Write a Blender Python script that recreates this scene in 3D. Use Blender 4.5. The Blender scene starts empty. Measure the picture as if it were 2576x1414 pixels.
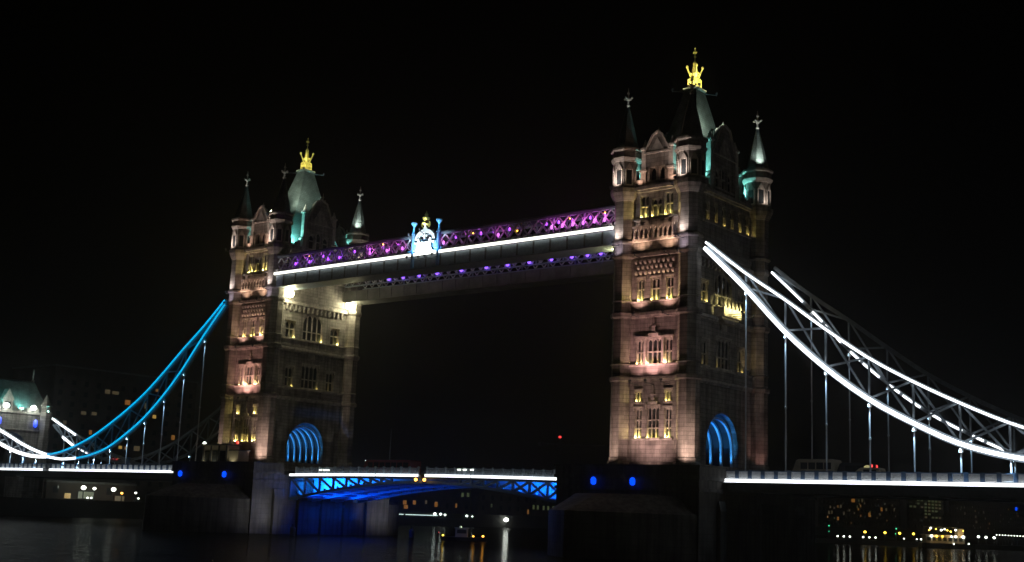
import bpy, math, random
from mathutils import Matrix, Vector
random.seed(7)
PI = math.pi
scene = bpy.context.scene
C = scene.collection

# ------------------------------------------------------------------ camera
def make_camera():
    pos = Vector((129.570, -146.784, -7.121))
    yaw, pitch, roll = -0.68823, 0.183574, 0.03892
    fw = Vector((math.sin(yaw)*math.cos(pitch), math.cos(yaw)*math.cos(pitch), math.sin(pitch)))
    rt = Vector((math.cos(yaw), -math.sin(yaw), 0.0))
    up = rt.cross(fw)
    r2 = rt*math.cos(roll) + up*math.sin(roll)
    u2 = -rt*math.sin(roll) + up*math.cos(roll)
    cam = bpy.data.cameras.new('camera')
    cam.sensor_width = 36.0
    cam.lens = 3136.555/2576*36.0
    cam.clip_start = 0.5
    cam.clip_end = 5000
    o = bpy.data.objects.new('camera', cam)
    C.objects.link(o)
    m = Matrix((r2, u2, -fw)).transposed().to_4x4()
    m.translation = pos
    o.matrix_world = m
    scene.camera = o
make_camera()

# ------------------------------------------------------------------ night sky, faint moonlight, exposure
world = bpy.data.worlds.new('World')
scene.world = world
world.use_nodes = True
wn = world.node_tree
bg = wn.nodes['Background']
sky = wn.nodes.new('ShaderNodeTexSky')
sky.sky_type = 'NISHITA'
sky.sun_disc = False
sky.sun_elevation = math.radians(-6.0)
sky.sun_rotation = math.radians(200)
wn.links.new(sky.outputs[0], bg.inputs[0])
bg.inputs[1].default_value = 0.03
scene.view_settings.view_transform = 'Standard'
scene.view_settings.look = 'None'
scene.view_settings.exposure = 0.0
scene.view_settings.gamma = 1.0
scene.view_settings.use_curve_mapping = False
scene.render.engine = 'CYCLES'
scene.cycles.use_denoising = True
scene.cycles.max_bounces = 5
scene.cycles.diffuse_bounces = 2
scene.cycles.glossy_bounces = 3
scene.cycles.caustics_reflective = False
scene.cycles.caustics_refractive = False
scene.cycles.sample_clamp_indirect = 3.0

# ------------------------------------------------------------------ materials
def _n(nt, t, **kw):
    n = nt.nodes.new(t)
    for k, v in kw.items():
        setattr(n, k, v)
    return n

MATS = {}
def surf(name, col, rough=0.7, metal=0.0, vary=0.25, scale=0.6, bump=0.0, bscale=6.0, brick=None, mort=0.6, streak=0.0):
    m = bpy.data.materials.new(name); m.use_nodes = True
    nt = m.node_tree; p = nt.nodes['Principled BSDF']
    p.inputs['Roughness'].default_value = rough
    p.inputs['Metallic'].default_value = metal
    tc = _n(nt, 'ShaderNodeTexCoord')
    no = _n(nt, 'ShaderNodeTexNoise'); no.inputs['Scale'].default_value = scale
    no.inputs['Detail'].default_value = 6
    nt.links.new(tc.outputs['Object'], no.inputs['Vector'])
    ramp = _n(nt, 'ShaderNodeValToRGB')
    c0 = [c*(1-vary) for c in col]; c1 = [min(1, c*(1+vary)) for c in col]
    ramp.color_ramp.elements[0].position = 0.32; ramp.color_ramp.elements[1].position = 0.68
    ramp.color_ramp.elements[0].color = (*c0, 1); ramp.color_ramp.elements[1].color = (*c1, 1)
    nt.links.new(no.outputs[0], ramp.inputs[0])
    out = ramp.outputs[0]
    hgt = None
    if brick:
        bw, bh = brick
        sx = _n(nt, 'ShaderNodeSeparateXYZ'); nt.links.new(tc.outputs['Object'], sx.inputs[0])
        ad = _n(nt, 'ShaderNodeMath'); nt.links.new(sx.outputs[0], ad.inputs[0]); nt.links.new(sx.outputs[1], ad.inputs[1])
        cb = _n(nt, 'ShaderNodeCombineXYZ'); nt.links.new(ad.outputs[0], cb.inputs[0]); nt.links.new(sx.outputs[2], cb.inputs[1])
        br = _n(nt, 'ShaderNodeTexBrick')
        br.inputs['Color1'].default_value = (1, 1, 1, 1); br.inputs['Color2'].default_value = (0.72, 0.72, 0.72, 1)
        br.inputs['Mortar'].default_value = (0.35, 0.35, 0.35, 1)
        br.inputs['Scale'].default_value = 1.0; br.inputs['Mortar Size'].default_value = 0.035
        br.inputs['Brick Width'].default_value = bw; br.inputs['Row Height'].default_value = bh
        nt.links.new(cb.outputs[0], br.inputs['Vector'])
        mx = _n(nt, 'ShaderNodeMix', data_type='RGBA', blend_type='MULTIPLY'); mx.inputs[0].default_value = mort
        nt.links.new(out, mx.inputs[6]); nt.links.new(br.outputs[0], mx.inputs[7])
        out = mx.outputs[2]
        hgt = br.outputs[0]
    if streak:
        mp = _n(nt, 'ShaderNodeMapping'); mp.inputs['Scale'].default_value = (1.6, 1.6, 0.12)
        nt.links.new(tc.outputs['Object'], mp.inputs[0])
        ns = _n(nt, 'ShaderNodeTexNoise'); ns.inputs['Scale'].default_value = 1.0; ns.inputs['Detail'].default_value = 5
        nt.links.new(mp.outputs[0], ns.inputs['Vector'])
        rs = _n(nt, 'ShaderNodeValToRGB')
        rs.color_ramp.elements[0].position = 0.36; rs.color_ramp.elements[1].position = 0.6
        rs.color_ramp.elements[0].color = (1-streak, 1-streak, 1-streak, 1); rs.color_ramp.elements[1].color = (1, 1, 1, 1)
        nt.links.new(ns.outputs[0], rs.inputs[0])
        m2 = _n(nt, 'ShaderNodeMix', data_type='RGBA', blend_type='MULTIPLY'); m2.inputs[0].default_value = 1.0
        nt.links.new(out, m2.inputs[6]); nt.links.new(rs.outputs[0], m2.inputs[7])
        out = m2.outputs[2]
    nt.links.new(out, p.inputs['Base Color'])
    if bump:
        n2 = _n(nt, 'ShaderNodeTexNoise'); n2.inputs['Scale'].default_value = bscale; n2.inputs['Detail'].default_value = 5
        nt.links.new(tc.outputs['Object'], n2.inputs['Vector'])
        b = _n(nt, 'ShaderNodeBump'); b.inputs['Strength'].default_value = bump; b.inputs['Distance'].default_value = 0.08
        if hgt:
            a2 = _n(nt, 'ShaderNodeMath'); nt.links.new(hgt, a2.inputs[0]); nt.links.new(n2.outputs[0], a2.inputs[1])
            nt.links.new(a2.outputs[0], b.inputs['Height'])
        else:
            nt.links.new(n2.outputs[0], b.inputs['Height'])
        nt.links.new(b.outputs[0], p.inputs['Normal'])
    MATS[name] = m
    return m

def glow(name, col, strength):
    m = bpy.data.materials.new(name); m.use_nodes = True
    nt = m.node_tree; p = nt.nodes['Principled BSDF']
    p.inputs['Base Color'].default_value = (0.6, 0.6, 0.6, 1)
    p.inputs['Emission Color'].default_value = (*col, 1)
    p.inputs['Emission Strength'].default_value = strength
    MATS[name] = m
    return m

STONE = surf('portland_stone', (0.40, 0.36, 0.33), 0.85, vary=0.38, bump=0.6, brick=(2.2, 0.55), mort=0.75, streak=0.45)
TRIM = surf('dressed_stone', (0.52, 0.47, 0.43), 0.8, vary=0.3, scale=1.5, bump=0.3, streak=0.3)
GRANITE = surf('pier_granite', (0.12, 0.115, 0.11), 0.85, vary=0.5, scale=0.25, bump=0.4, brick=(2.0, 0.8), mort=0.6, streak=0.6)
SLATE = surf('roof_slate', (0.20, 0.22, 0.21), 0.6, vary=0.3, scale=0.8, bump=0.5, brick=(0.5, 0.35))
IRON = surf('painted_iron', (0.30, 0.36, 0.42), 0.5, vary=0.15, scale=2)
DARKIRON = surf('dark_iron', (0.06, 0.07, 0.09), 0.55, vary=0.2, scale=2)
BLUEIRON = surf('blue_painted_iron', (0.16, 0.36, 0.62), 0.5, vary=0.12, scale=1.5)
DARKVAULT = surf('dark_vault_stone', (0.035, 0.035, 0.04), 0.9)  # near-black stone of the arch vault
GIRDERIRON = surf('dark_girder_paint', (0.13, 0.13, 0.12), 0.6, vary=0.4, scale=0.5, bump=0.3)  # dark mottled paint of the walkway girders
CHORDIRON = surf('chord_paint', (0.20, 0.24, 0.28), 0.5, vary=0.2, scale=1.5)
NAVY_SHADED_IRON = surf('navy_and_shaded_iron', (0.05, 0.09, 0.16), 0.5, vary=0.15, scale=2)  # navy of the deck parapets; on the bascule a shaded copy of BLUEIRON
WHITEIRON = surf('white_painted_iron', (0.72, 0.74, 0.76), 0.5, vary=0.1, scale=2)
GOLD = surf('gilding', (0.88, 0.76, 0.25), 0.35, metal=0.55, vary=0.15, scale=4, bump=0.3, bscale=9)
GLASSM = surf('dark_window_glass', (0.03, 0.035, 0.04), 0.08, vary=0.3, scale=3)
ASPHALT = surf('asphalt', (0.05, 0.05, 0.052), 0.9, vary=0.2, scale=3, bump=0.2)
BANK = surf('bank_ground', (0.07, 0.07, 0.065), 0.9, vary=0.3, scale=0.1, bump=0.2)
DARKWALL = surf('dark_brick_wall', (0.09, 0.075, 0.065), 0.9, vary=0.3, scale=0.3, bump=0.2)
CREAM = surf('cream_render', (0.5, 0.46, 0.38), 0.8, vary=0.15, scale=1)
RUBBER = surf('tyre_rubber', (0.02, 0.02, 0.02), 0.9)
PAINT_RED = surf('red_coach_paint', (0.28, 0.03, 0.03), 0.3)
PAINT_CREAM = surf('cream_van_paint', (0.5, 0.45, 0.33), 0.35)
PAINT_DARK = surf('dark_van_paint', (0.03, 0.035, 0.05), 0.3)

L_WHITE = glow('white_led', (0.93, 0.97, 1.0), 2.6)
L_WALK = glow('warm_white_led', (1.0, 1.0, 0.88), 2.2)
L_CYAN = glow('cyan_led', (0.0, 0.45, 0.9), 1.15)
L_FLOOD = glow('flood_lens_yellow', (1.0, 0.95, 0.6), 45.0)
L_COOL = glow('cool_lamp', (0.85, 1.0, 0.93), 9.0)
L_VIOLET = glow('violet_lamp', (0.40, 0.07, 1.0), 2.4)
L_MAGENTA = glow('magenta_lamp', (0.80, 0.18, 1.0), 1.8)
L_BLUE = glow('blue_lamp', (0.0, 0.06, 1.0), 1.6)
L_ORANGE = glow('orange_lamp', (1.0, 0.42, 0.05), 8.0)
L_AMBER = glow('amber_lamp', (1.0, 0.62, 0.05), 7.0)
L_PALE = glow('pale_lamp', (0.95, 1.0, 0.85), 4.5)
L_GREEN = glow('green_lamp', (0.05, 0.9, 0.35), 1.5)
L_RAIL = glow('handrail_led', (0.75, 1.0, 0.95), 1.2)
L_STAR = glow('star_lamp', (0.95, 1.0, 0.9), 8.0)
L_WARMWIN = glow('amber_window', (1.0, 0.6, 0.12), 0.35)
L_RED = glow('red_lamp', (1.0, 0.05, 0.05), 1.8)
L_DIMGREEN = glow('dim_office_window', (0.5, 0.65, 0.25), 0.09)
L_DIMORANGE = glow('dim_curtained_window', (0.9, 0.35, 0.06), 0.2)
L_DIMWARM = glow('dim_warm_window', (0.75, 0.55, 0.25), 0.08)
L_REDDIM = glow('red_neon', (1.0, 0.04, 0.06), 0.5)

def water_mat():
    m = bpy.data.materials.new('river_water'); m.use_nodes = True
    nt = m.node_tree; p = nt.nodes['Principled BSDF']
    p.inputs['Base Color'].default_value = (0.006, 0.007, 0.007, 1)
    p.inputs['Roughness'].default_value = 0.07
    p.inputs['Specular IOR Level'].default_value = 0.07
    p.inputs['IOR'].default_value = 1.33
    tc = _n(nt, 'ShaderNodeTexCoord')
    mp = _n(nt, 'ShaderNodeMapping'); mp.inputs['Scale'].default_value = (0.13, 0.34, 1.0); mp.inputs['Rotation'].default_value = (0, 0, 0.6)
    nt.links.new(tc.outputs['Object'], mp.inputs[0])
    n1 = _n(nt, 'ShaderNodeTexNoise'); n1.inputs['Scale'].default_value = 0.9; n1.inputs['Detail'].default_value = 7; n1.inputs['Roughness'].default_value = 0.6
    nt.links.new(mp.outputs[0], n1.inputs['Vector'])
    b = _n(nt, 'ShaderNodeBump'); b.inputs['Strength'].default_value = 1.0; b.inputs['Distance'].default_value = 0.9
    nt.links.new(n1.outputs[0], b.inputs['Height'])
    nt.links.new(b.outputs[0], p.inputs['Normal'])
    reflection_dim = _n(nt, 'ShaderNodeBsdfDiffuse'); reflection_dim.inputs[0].default_value = (0.006, 0.006, 0.005, 1)   # near-black diffuse mixed in to dim the water's reflections
    mx = _n(nt, 'ShaderNodeMixShader'); mx.inputs[0].default_value = 0.55
    nt.links.new(p.outputs[0], mx.inputs[1]); nt.links.new(reflection_dim.outputs[0], mx.inputs[2])
    nt.links.new(mx.outputs[0], nt.nodes['Material Output'].inputs['Surface'])
    return m
WATER = water_mat()

# ------------------------------------------------------------------ mesh helpers
class MB:
    def __init__(s): s.v = []; s.f = []
    def add(s, vs, fs):
        k = len(s.v); s.v += [tuple(v) for v in vs]; s.f += [tuple(i+k for i in f) for f in fs]; return s
    def box(s, x0, x1, y0, y1, z0, z1):
        return s.add([(x0,y0,z0),(x1,y0,z0),(x1,y1,z0),(x0,y1,z0),(x0,y0,z1),(x1,y0,z1),(x1,y1,z1),(x0,y1,z1)],
                     [(0,3,2,1),(4,5,6,7),(0,1,5,4),(1,2,6,5),(2,3,7,6),(3,0,4,7)])
    def lathe(s, prof, n=8, cx=0, cy=0, ph=0.0):
        k = len(prof); vs = []; fs = []
        for r, z in prof:
            for i in range(n):
                a = ph + 2*PI*i/n
                vs.append((cx+r*math.cos(a), cy+r*math.sin(a), z))
        for j in range(k-1):
            for i in range(n):
                a, b = j*n+i, j*n+(i+1) % n
                fs.append((a, b, b+n, a+n))
        fs.append(tuple(reversed(range(n)))); fs.append(tuple((k-1)*n+i for i in range(n)))
        return s.add(vs, fs)
    def loft(s, secs, cx=0, cy=0):
        vs = []; fs = []; k = len(secs)
        for hx, hy, z in secs:
            vs += [(cx-hx,cy-hy,z),(cx+hx,cy-hy,z),(cx+hx,cy+hy,z),(cx-hx,cy+hy,z)]
        for j in range(k-1):
            for i in range(4):
                a, b = j*4+i, j*4+(i+1) % 4
                fs.append((a, b, b+4, a+4))
        fs.append((3,2,1,0)); fs.append(tuple((k-1)*4+i for i in range(4)))
        return s.add(vs, fs)
    def bar(s, p, q, w=0.1, h=None, n=4):
        p = Vector(p); q = Vector(q); d = (q-p).normalized()
        h = h or w
        side = d.cross(Vector((0,0,1)))
        if side.length < 1e-4: side = Vector((1,0,0))
        side.normalize(); up = side.cross(d)
        vs = []
        for c in (p, q):
            if n == 4:
                for a, b in ((-1,-1),(1,-1),(1,1),(-1,1)):
                    vs.append(c + side*a*w/2 + up*b*h/2)
            else:
                for i in range(n):
                    a = 2*PI*i/n
                    vs.append(c + side*math.cos(a)*w/2 + up*math.sin(a)*h/2)
        fs = [(i, (i+1) % n, n+(i+1) % n, n+i) for i in range(n)]
        fs += [tuple(reversed(range(n))), tuple(range(n, 2*n))]
        return s.add(vs, fs)
    def prism(s, poly, y0, y1):
        n = len(poly)
        vs = [(x, y0, z) for x, z in poly] + [(x, y1, z) for x, z in poly]
        fs = [tuple(range(n)), tuple(reversed(range(n, 2*n)))]
        fs += [(i, n+i, n+(i+1) % n, (i+1) % n) for i in range(n)]
        return s.add(vs, fs)
    def prismz(s, poly, z0, z1):
        n = len(poly)
        vs = [(x, y, z0) for x, y in poly] + [(x, y, z1) for x, y in poly]
        fs = [tuple(reversed(range(n))), tuple(range(n, 2*n))]
        fs += [(i, (i+1) % n, n+(i+1) % n, n+i) for i in range(n)]
        return s.add(vs, fs)
    def ball(s, c, r, n=8, m=5, sz=1.0):
        prof = []
        for j in range(m+1):
            a = -PI/2 + PI*j/m
            prof.append((max(0.002, r*math.cos(a)), c[2]+r*sz*math.sin(a)))
        return s.lathe(prof, n, c[0], c[1])
    def mesh(s, name, mat, smooth=False):
        me = bpy.data.meshes.new(name)
        me.from_pydata(s.v, [], s.f); me.validate()
        import bmesh
        b = bmesh.new(); b.from_mesh(me); bmesh.ops.recalc_face_normals(b, faces=b.faces); b.to_mesh(me); b.free()
        me.materials.append(mat)
        if smooth:
            for p in me.polygons: p.use_smooth = True
        return me

WM = {}
def T(x, y, z): return Matrix.Translation((x, y, z))
def RZ(a): return Matrix.Rotation(a, 4, 'Z')
def ob(name, me, M=None, parent=None):
    o = bpy.data.objects.new(name, me)
    C.objects.link(o)
    M = M or Matrix()
    WM[o.name] = M.copy()
    if parent:
        o.parent = parent
        o.matrix_local = WM[parent.name].inverted() @ M
    else:
        o.matrix_local = M
    return o
def tag(o, label, cat, group=None):
    o['label'] = label; o['category'] = cat
    if group: o['group'] = group
    return o
def thing(name, label, cat, loc, group=None):
    return tag(ob(name, None, T(*loc)), label, cat, group)
def struct(o, kind='structure'):
    o['kind'] = kind
    return o

LC = {}
def lamp(name, kind, loc, power, col, parent=None, target=None, cone=70, blend=0.6, radius=0.06):
    key = (kind, round(power, 3), col, cone, blend, radius)
    if key not in LC:
        l = bpy.data.lights.new(name, kind)
        l.energy = power; l.color = col; l.shadow_soft_size = radius
        if kind == 'SPOT':
            l.spot_size = math.radians(cone); l.spot_blend = blend
        LC[key] = l
    M = T(*loc)
    if target is not None:
        d = Vector(target) - Vector(loc)
        M = M @ d.to_track_quat('-Z', 'Y').to_matrix().to_4x4()
    return ob(name, LC[key], M, parent)

FLOOD_ME = MB().box(-0.18, 0.18, -0.10, 0.10, 0.0, 0.26).box(-0.05, 0.05, -0.05, 0.05, -0.25, 0.0).mesh('floodlight', DARKIRON)
def flood(parent, loc, target, power, col, cone=90, blend=0.7, radius=0.12, arm=None):
    d = Vector(target) - Vector(loc)
    f = ob('floodlight', FLOOD_ME, T(loc[0], loc[1], loc[2]-0.35) @ RZ(math.atan2(d.y, d.x) - PI/2), parent)
    lamp('flood_lamp', 'SPOT', loc, power, col, f, target, cone, blend, radius)
    if arm is not None:
        a0 = (loc[0], loc[1], loc[2]-0.5)
        ob('bracket', MB().bar(a0, arm, 0.08, 0.08).mesh('bracket', DARKIRON), Matrix(), f)
    return f

# ------------------------------------------------------------------ the setting: river, banks
ZW = -12.0
DECK = -1.8
struct(ob('river_water', MB().add([(-134.4,-380,0),(400,-380,0),(400,1000,0),(-134.4,1000,0)], [(0,1,2,3)]).mesh('river_water', WATER), T(0, 0, ZW)))
struct(ob('river_bank_south', MB().box(-500, -134.5, -380, 1000, -3.0, 4.0).mesh('river_bank_south', BANK), T(0, 0, -12.0)))
struct(ob('river_bank_north', MB().box(134.5, 400, -380, 600, -3.0, 3.2).box(124, 134.49, -380, -100, -3.0, 3.1).mesh('river_bank_north', BANK), T(0, 0, -12.0)))

# ------------------------------------------------------------------ bridge tower
TX, CX, CY = 41.15, 5.1, 9.15
FX, FY = 4.9, 9.4            # face planes
FACES = {'-Y': T(0, -FY, 0), '+X': T(FX, 0, 0) @ RZ(PI/2), '+Y': T(0, FY, 0) @ RZ(PI), '-X': T(-FX, 0, 0) @ RZ(-PI/2)}

def wall_mesh(name, u0, u1, z0, z1, holes, th=0.7, arch=None):
    m = MB()
    us = sorted({u0, u1, *[h[0] for h in holes], *[h[1] for h in holes]})
    zs = sorted({z0, z1, *[h[2] for h in holes], *[h[3] for h in holes]})
    for j in range(len(zs)-1):
        za, zb = zs[j], zs[j+1]; zc = (za+zb)/2; run = None
        for i in range(len(us)-1):
            uc = (us[i]+us[i+1])/2
            solid = not any(h[0] < uc < h[1] and h[2] < zc < h[3] for h in holes)
            if solid and run is None: run = us[i]
            if not solid and run is not None:
                m.box(run, us[i], 0, th, za, zb); run = None
        if run is not None: m.box(run, us[-1], 0, th, za, zb)
    if arch:                       # (half width, spring z, rise, top z) fills the spandrels of an arched hole
        for hw, zs_, rise, zt, uc in arch:
            n = 16
            pts = [(uc-hw+2*hw*i/n) for i in range(n+1)]
            zz = [zs_ + rise*(max(0, 1-abs((p-uc)/hw)**2.1))**0.55 for p in pts]
            for i in range(n):
                m.prism([(pts[i], zz[i]), (pts[i+1], zz[i+1]), (pts[i+1], zt), (pts[i], zt)], 0, th)
    return m.mesh(name, STONE)

RIVER_W = [(-2.8,-1.75,3.1,7.0),(1.75,2.8,3.1,7.0),(-0.9,0.9,3.1,7.2),(-2.75,-1.8,7.8,9.3),(1.8,2.75,7.8,9.3),
           (-2.75,-1.6,12.75,16.1),(1.6,2.75,12.75,16.1),(-1.15,1.15,12.75,16.2),
           (-2.8,-1.7,21.2,24.3),(1.7,2.8,21.2,24.3),(-0.68,0.68,21.2,24.3),
           (-2.6,-1.25,32.6,35.8),(1.25,2.6,32.6,35.8),(-0.8,0.8,32.6,35.2)]
ROAD_W = [(-5.6,-3.9,12.9,16.3),(3.9,5.6,12.9,16.3),(-1.9,1.9,12.9,17.0),
          (-6.2,-4.2,21.3,24.2),(4.2,6.2,21.3,24.2)] + \
         [(-6.6+2.2*i-0.5, -6.6+2.2*i+0.5, 32.5, 35.4) for i in range(7)]
ROAD_BIG = (-2.3, 2.3, 21.3, 26.0)
ARCHW, ARCHS, ARCHR = 4.25, 2.6, 4.3
RIVER_WALL = wall_mesh('river_wall', -4.4, 4.4, -2.4, 37.0, RIVER_W)
ROAD_WALL = wall_mesh('road_wall', -8.4, 8.4, -2.4, 37.0, ROAD_W + [ROAD_BIG, (-ARCHW, ARCHW, -2.4, 7.2)],
                      arch=[(ARCHW, ARCHS, ARCHR, 7.2, 0), (2.3, 24.2, 1.7, 26.0, 0)])

WC = {}
def win_meshes(w, h, nm, trs):
    key = (round(w, 2), round(h, 2), nm, tuple(trs))
    if key not in WC:
        pane = MB().box(-w/2-0.03, w/2+0.03, 0.45, 0.50, -0.02, h+0.02).mesh('window', GLASSM)
        fr = MB()
        for i in range(nm):
            u = -w/2 + w*(i+1)/(nm+1)
            fr.box(u-0.07, u+0.07, 0.20, 0.44, 0, h)
        for t in trs:
            fr.box(-w/2, w/2, 0.17, 0.43, t-0.08, t+0.08)
        fr.box(-w/2, w/2, 0.05, 0.42, h-0.16, h)
        fr.box(-w/2, -w/2+0.1, 0.16, 0.41, 0, h-0.16); fr.box(w/2-0.1, w/2, 0.16, 0.41, 0, h-0.16)
        n = max(1, nm+1)
        for i in range(n):             # cusped heads
            a = -w/2 + w*i/n; b = a + w/n; c = (a+b)/2
            fr.prism([(a, h-0.16), (c, h-0.16), (a, h-0.16-w/n*0.6)], 0.24, 0.40)
            fr.prism([(c, h-0.16), (b, h-0.16), (b, h-0.16-w/n*0.6)], 0.24, 0.40)
        frm = fr.mesh('frame', TRIM)
        sill = MB().box(-w/2-0.18, w/2+0.18, -0.22, 0.30, -0.20, 0.0).mesh('sill', TRIM)
        hood = MB().box(-w/2-0.22, w/2+0.22, -0.16, 0.02, h+0.03, h+0.2).box(-w/2-0.22, -w/2-0.04, -0.12, 0.02, h-0.4, h+0.03).box(w/2+0.04, w/2+0.22, -0.12, 0.02, h-0.4, h+0.03).mesh('hood_mould', TRIM)
        WC[key] = (pane, frm, sill, hood)
    return WC[key]
YEL = (1.0, 0.80, 0.22)
PINK = (1.0, 0.52, 0.48)
CYAN = (0.25, 1.0, 0.92)
WARM = (1.0, 0.82, 0.58)
def window(root, F, u0, u1, z0, z1, nm=1, trs=(), lit=None, col=YEL, hood=True):
    pane, fr, sill, hd = win_meshes(u1-u0, z1-z0, nm, trs)
    M = F @ T((u0+u1)/2, 0, z0)
    w = ob('window', pane, M, root)
    ob('frame', fr, M, w); ob('sill', sill, M, w)
    if hood: ob('hood_mould', hd, M, w)
    if lit:
        for k, u in enumerate((u0+0.17, u1-0.17)):
            pw = lit[k] if isinstance(lit, tuple) else lit
            if pw:
                p = F @ Vector((u, 0.06, z0+0.07))
                lamp('sill_lamp', 'POINT', p, pw*random.choice((7, 10, 13, 17)), col, w, radius=0.04)
    return w

# turret
RT = 1.5
TUR = [(RT+0.35,-2.4),(RT+0.35,-0.1),(RT+0.18,0.15),(RT+0.18,0.45),(RT,0.6),(RT,10.4),(RT+0.28,10.6),(RT+0.34,11.05),(RT+0.02,11.2),(RT+0.02,12.6),(RT+0.22,12.75),(RT,12.95),
       (RT,18.9),(RT+0.26,19.1),(RT+0.34,19.6),(RT+0.02,19.85),(RT+0.02,21.1),(RT+0.20,21.25),(RT,21.4),(RT,26.9),(RT+0.25,27.3),(RT+0.25,27.6),(RT+0.08,27.75),
       (RT+0.10,29.0),(RT+0.38,29.2),(RT+0.38,29.45),(RT+0.12,29.7),(RT+0.12,35.0),(RT+0.40,35.5),(RT+0.70,36.2),(RT+0.74,36.75),(RT+0.38,36.95),
       (RT+0.38,40.5),(RT+0.62,40.8),(RT+0.74,41.1),(RT+0.5,41.2),(RT+0.5,42.0),(RT+0.78,42.15),(RT+0.78,42.45),(RT+0.3,42.5),(RT+0.3,42.2)]
TURRET = MB().lathe(TUR, 8, ph=PI/8).mesh('turret', STONE)
SPIRE = MB().lathe([(RT+0.20,42.3),(1.5,43.2),(1.08,45.2),(0.6,47.2),(0.2,48.8)], 8, ph=PI/8).mesh('spire', SLATE)
fin = MB().lathe([(0.20,48.7),(0.34,48.95),(0.16,49.15),(0.13,49.6),(0.30,49.8),(0.30,50.0),(0.12,50.2),(0.10,50.6),(0.22,50.8),(0.10,51.0),(0.03,51.6)], 8)
for a in range(4):
    ca, sa = math.cos(a*PI/2), math.sin(a*PI/2)
    fin.bar((0,0,49.9), (0.62*ca,0.62*sa,50.0), 0.12, 0.16); fin.ball((0.62*ca,0.62*sa,50.05), 0.16, 6, 4)
FINIAL = fin.mesh('finial', TRIM)
dn = MB().box(-0.52, -0.36, -0.12, 0.06, 0, 2.1).box(0.36, 0.52, -0.12, 0.06, 0, 2.1).box(-0.55, 0.55, -0.16, 0.06, -0.15, 0.0)
dn.prism([(-0.52,2.1),(0.52,2.1),(0.0,3.0)], -0.14, 0.06)
DNICHE = dn.mesh('niche_frame', TRIM)
DPANE = MB().box(-0.36, 0.36, -0.03, 0.03, 0, 2.0).mesh('niche', GLASSM)

# gables
def gable_mesh(hw, zb, zt, za, wins, name):
    m = MB(); th = 0.6
    us = [-hw, hw]; 
    # wall with rectangular openings then stepped pediment
    import itertools
    uu = sorted({-hw, hw, *[w[0] for w in wins], *[w[1] for w in wins]})
    zz = sorted({zb, zt, *[w[2] for w in wins], *[w[3] for w in wins]})
    for i, j in itertools.product(range(len(uu)-1), range(len(zz)-1)):
        uc, zc = (uu[i]+uu[i+1])/2, (zz[j]+zz[j+1])/2
        if not any(w[0] < uc < w[1] and w[2] < zc < w[3] for w in wins):
            m.box(uu[i], uu[i+1], 0, th, zz[j], zz[j+1])
    m.prism([(-hw, zt), (hw, zt), (hw*0.42, za-0.5), (0, za), (-hw*0.42, za-0.5)], 0, th)
    return m.mesh(name, STONE)
RIVER_GW = [(-1.2,-0.15,37.6,39.6),(0.15,1.2,37.6,39.6)]
ROAD_GW = [(-2.3,-1.0,37.6,40.4),(-0.6,0.6,37.6,41.0),(1.0,2.3,37.6,40.4)]
RIVER_GABLE = gable_mesh(1.95, 36.9, 41.6, 44.3, RIVER_GW, 'river_gable')
ROAD_GABLE = gable_mesh(3.2, 36.9, 42.4, 46.8, ROAD_GW, 'road_gable')
def gable_trim(hw, zt, za, name):
    m = MB()
    m.box(-hw-0.1, hw+0.1, -0.22, -0.01, zt-0.2, zt+0.05)
    m.bar((-hw, -0.1, zt+0.1), (-hw*0.4, -0.1, za-0.4), 0.3, 0.25); m.bar((hw, -0.1, zt+0.1), (hw*0.4, -0.1, za-0.4), 0.3, 0.25)
    m.bar((-hw*0.42, -0.1, za-0.4), (0, -0.1, za+0.1), 0.3, 0.25); m.bar((hw*0.42, -0.1, za-0.4), (0, -0.1, za+0.1), 0.3, 0.25)
    m.prism([(-hw*0.55, zt+0.15), (hw*0.55, zt+0.15), (0, zt+(za-zt)*0.72)], -0.12, -0.01)
    m.lathe([(0.16, za), (0.28, za+0.25), (0.1, za+0.45), (0.02, za+0.8)], 6, 0, 0.25)
    return m.mesh(name, TRIM)
RIVER_GTRIM = gable_trim(1.95, 41.6, 44.3, 'coping')
ROAD_GTRIM = gable_trim(3.2, 42.4, 46.8, 'coping')
def pinnacle_mesh(z0, z1):
    return MB().loft([(0.42,0.42,z0),(0.42,0.42,z0+2.0),(0.55,0.55,z0+2.1),(0.55,0.55,z0+2.4),(0.36,0.36,z0+2.5),(0.36,0.36,z1-1.6),(0.5,0.5,z1-1.5),(0.5,0.5,z1-1.2),(0.3,0.3,z1-1.1),(0.04,0.04,z1)]).mesh('pinnacle', TRIM)
PIN_RIVER = pinnacle_mesh(36.9, 43.6)
PIN_ROAD = pinnacle_mesh(36.9, 45.4)

ROOF = MB().loft([(3.75,7.2,37.0),(3.5,6.4,38.6),(3.0,4.9,42.0),(2.45,3.6,45.2),(1.75,2.3,49.0),(1.0,1.15,52.7),(1.15,1.3,52.85),(1.15,1.3,53.1),(0.95,1.1,53.2)]).mesh('roof', SLATE)
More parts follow.
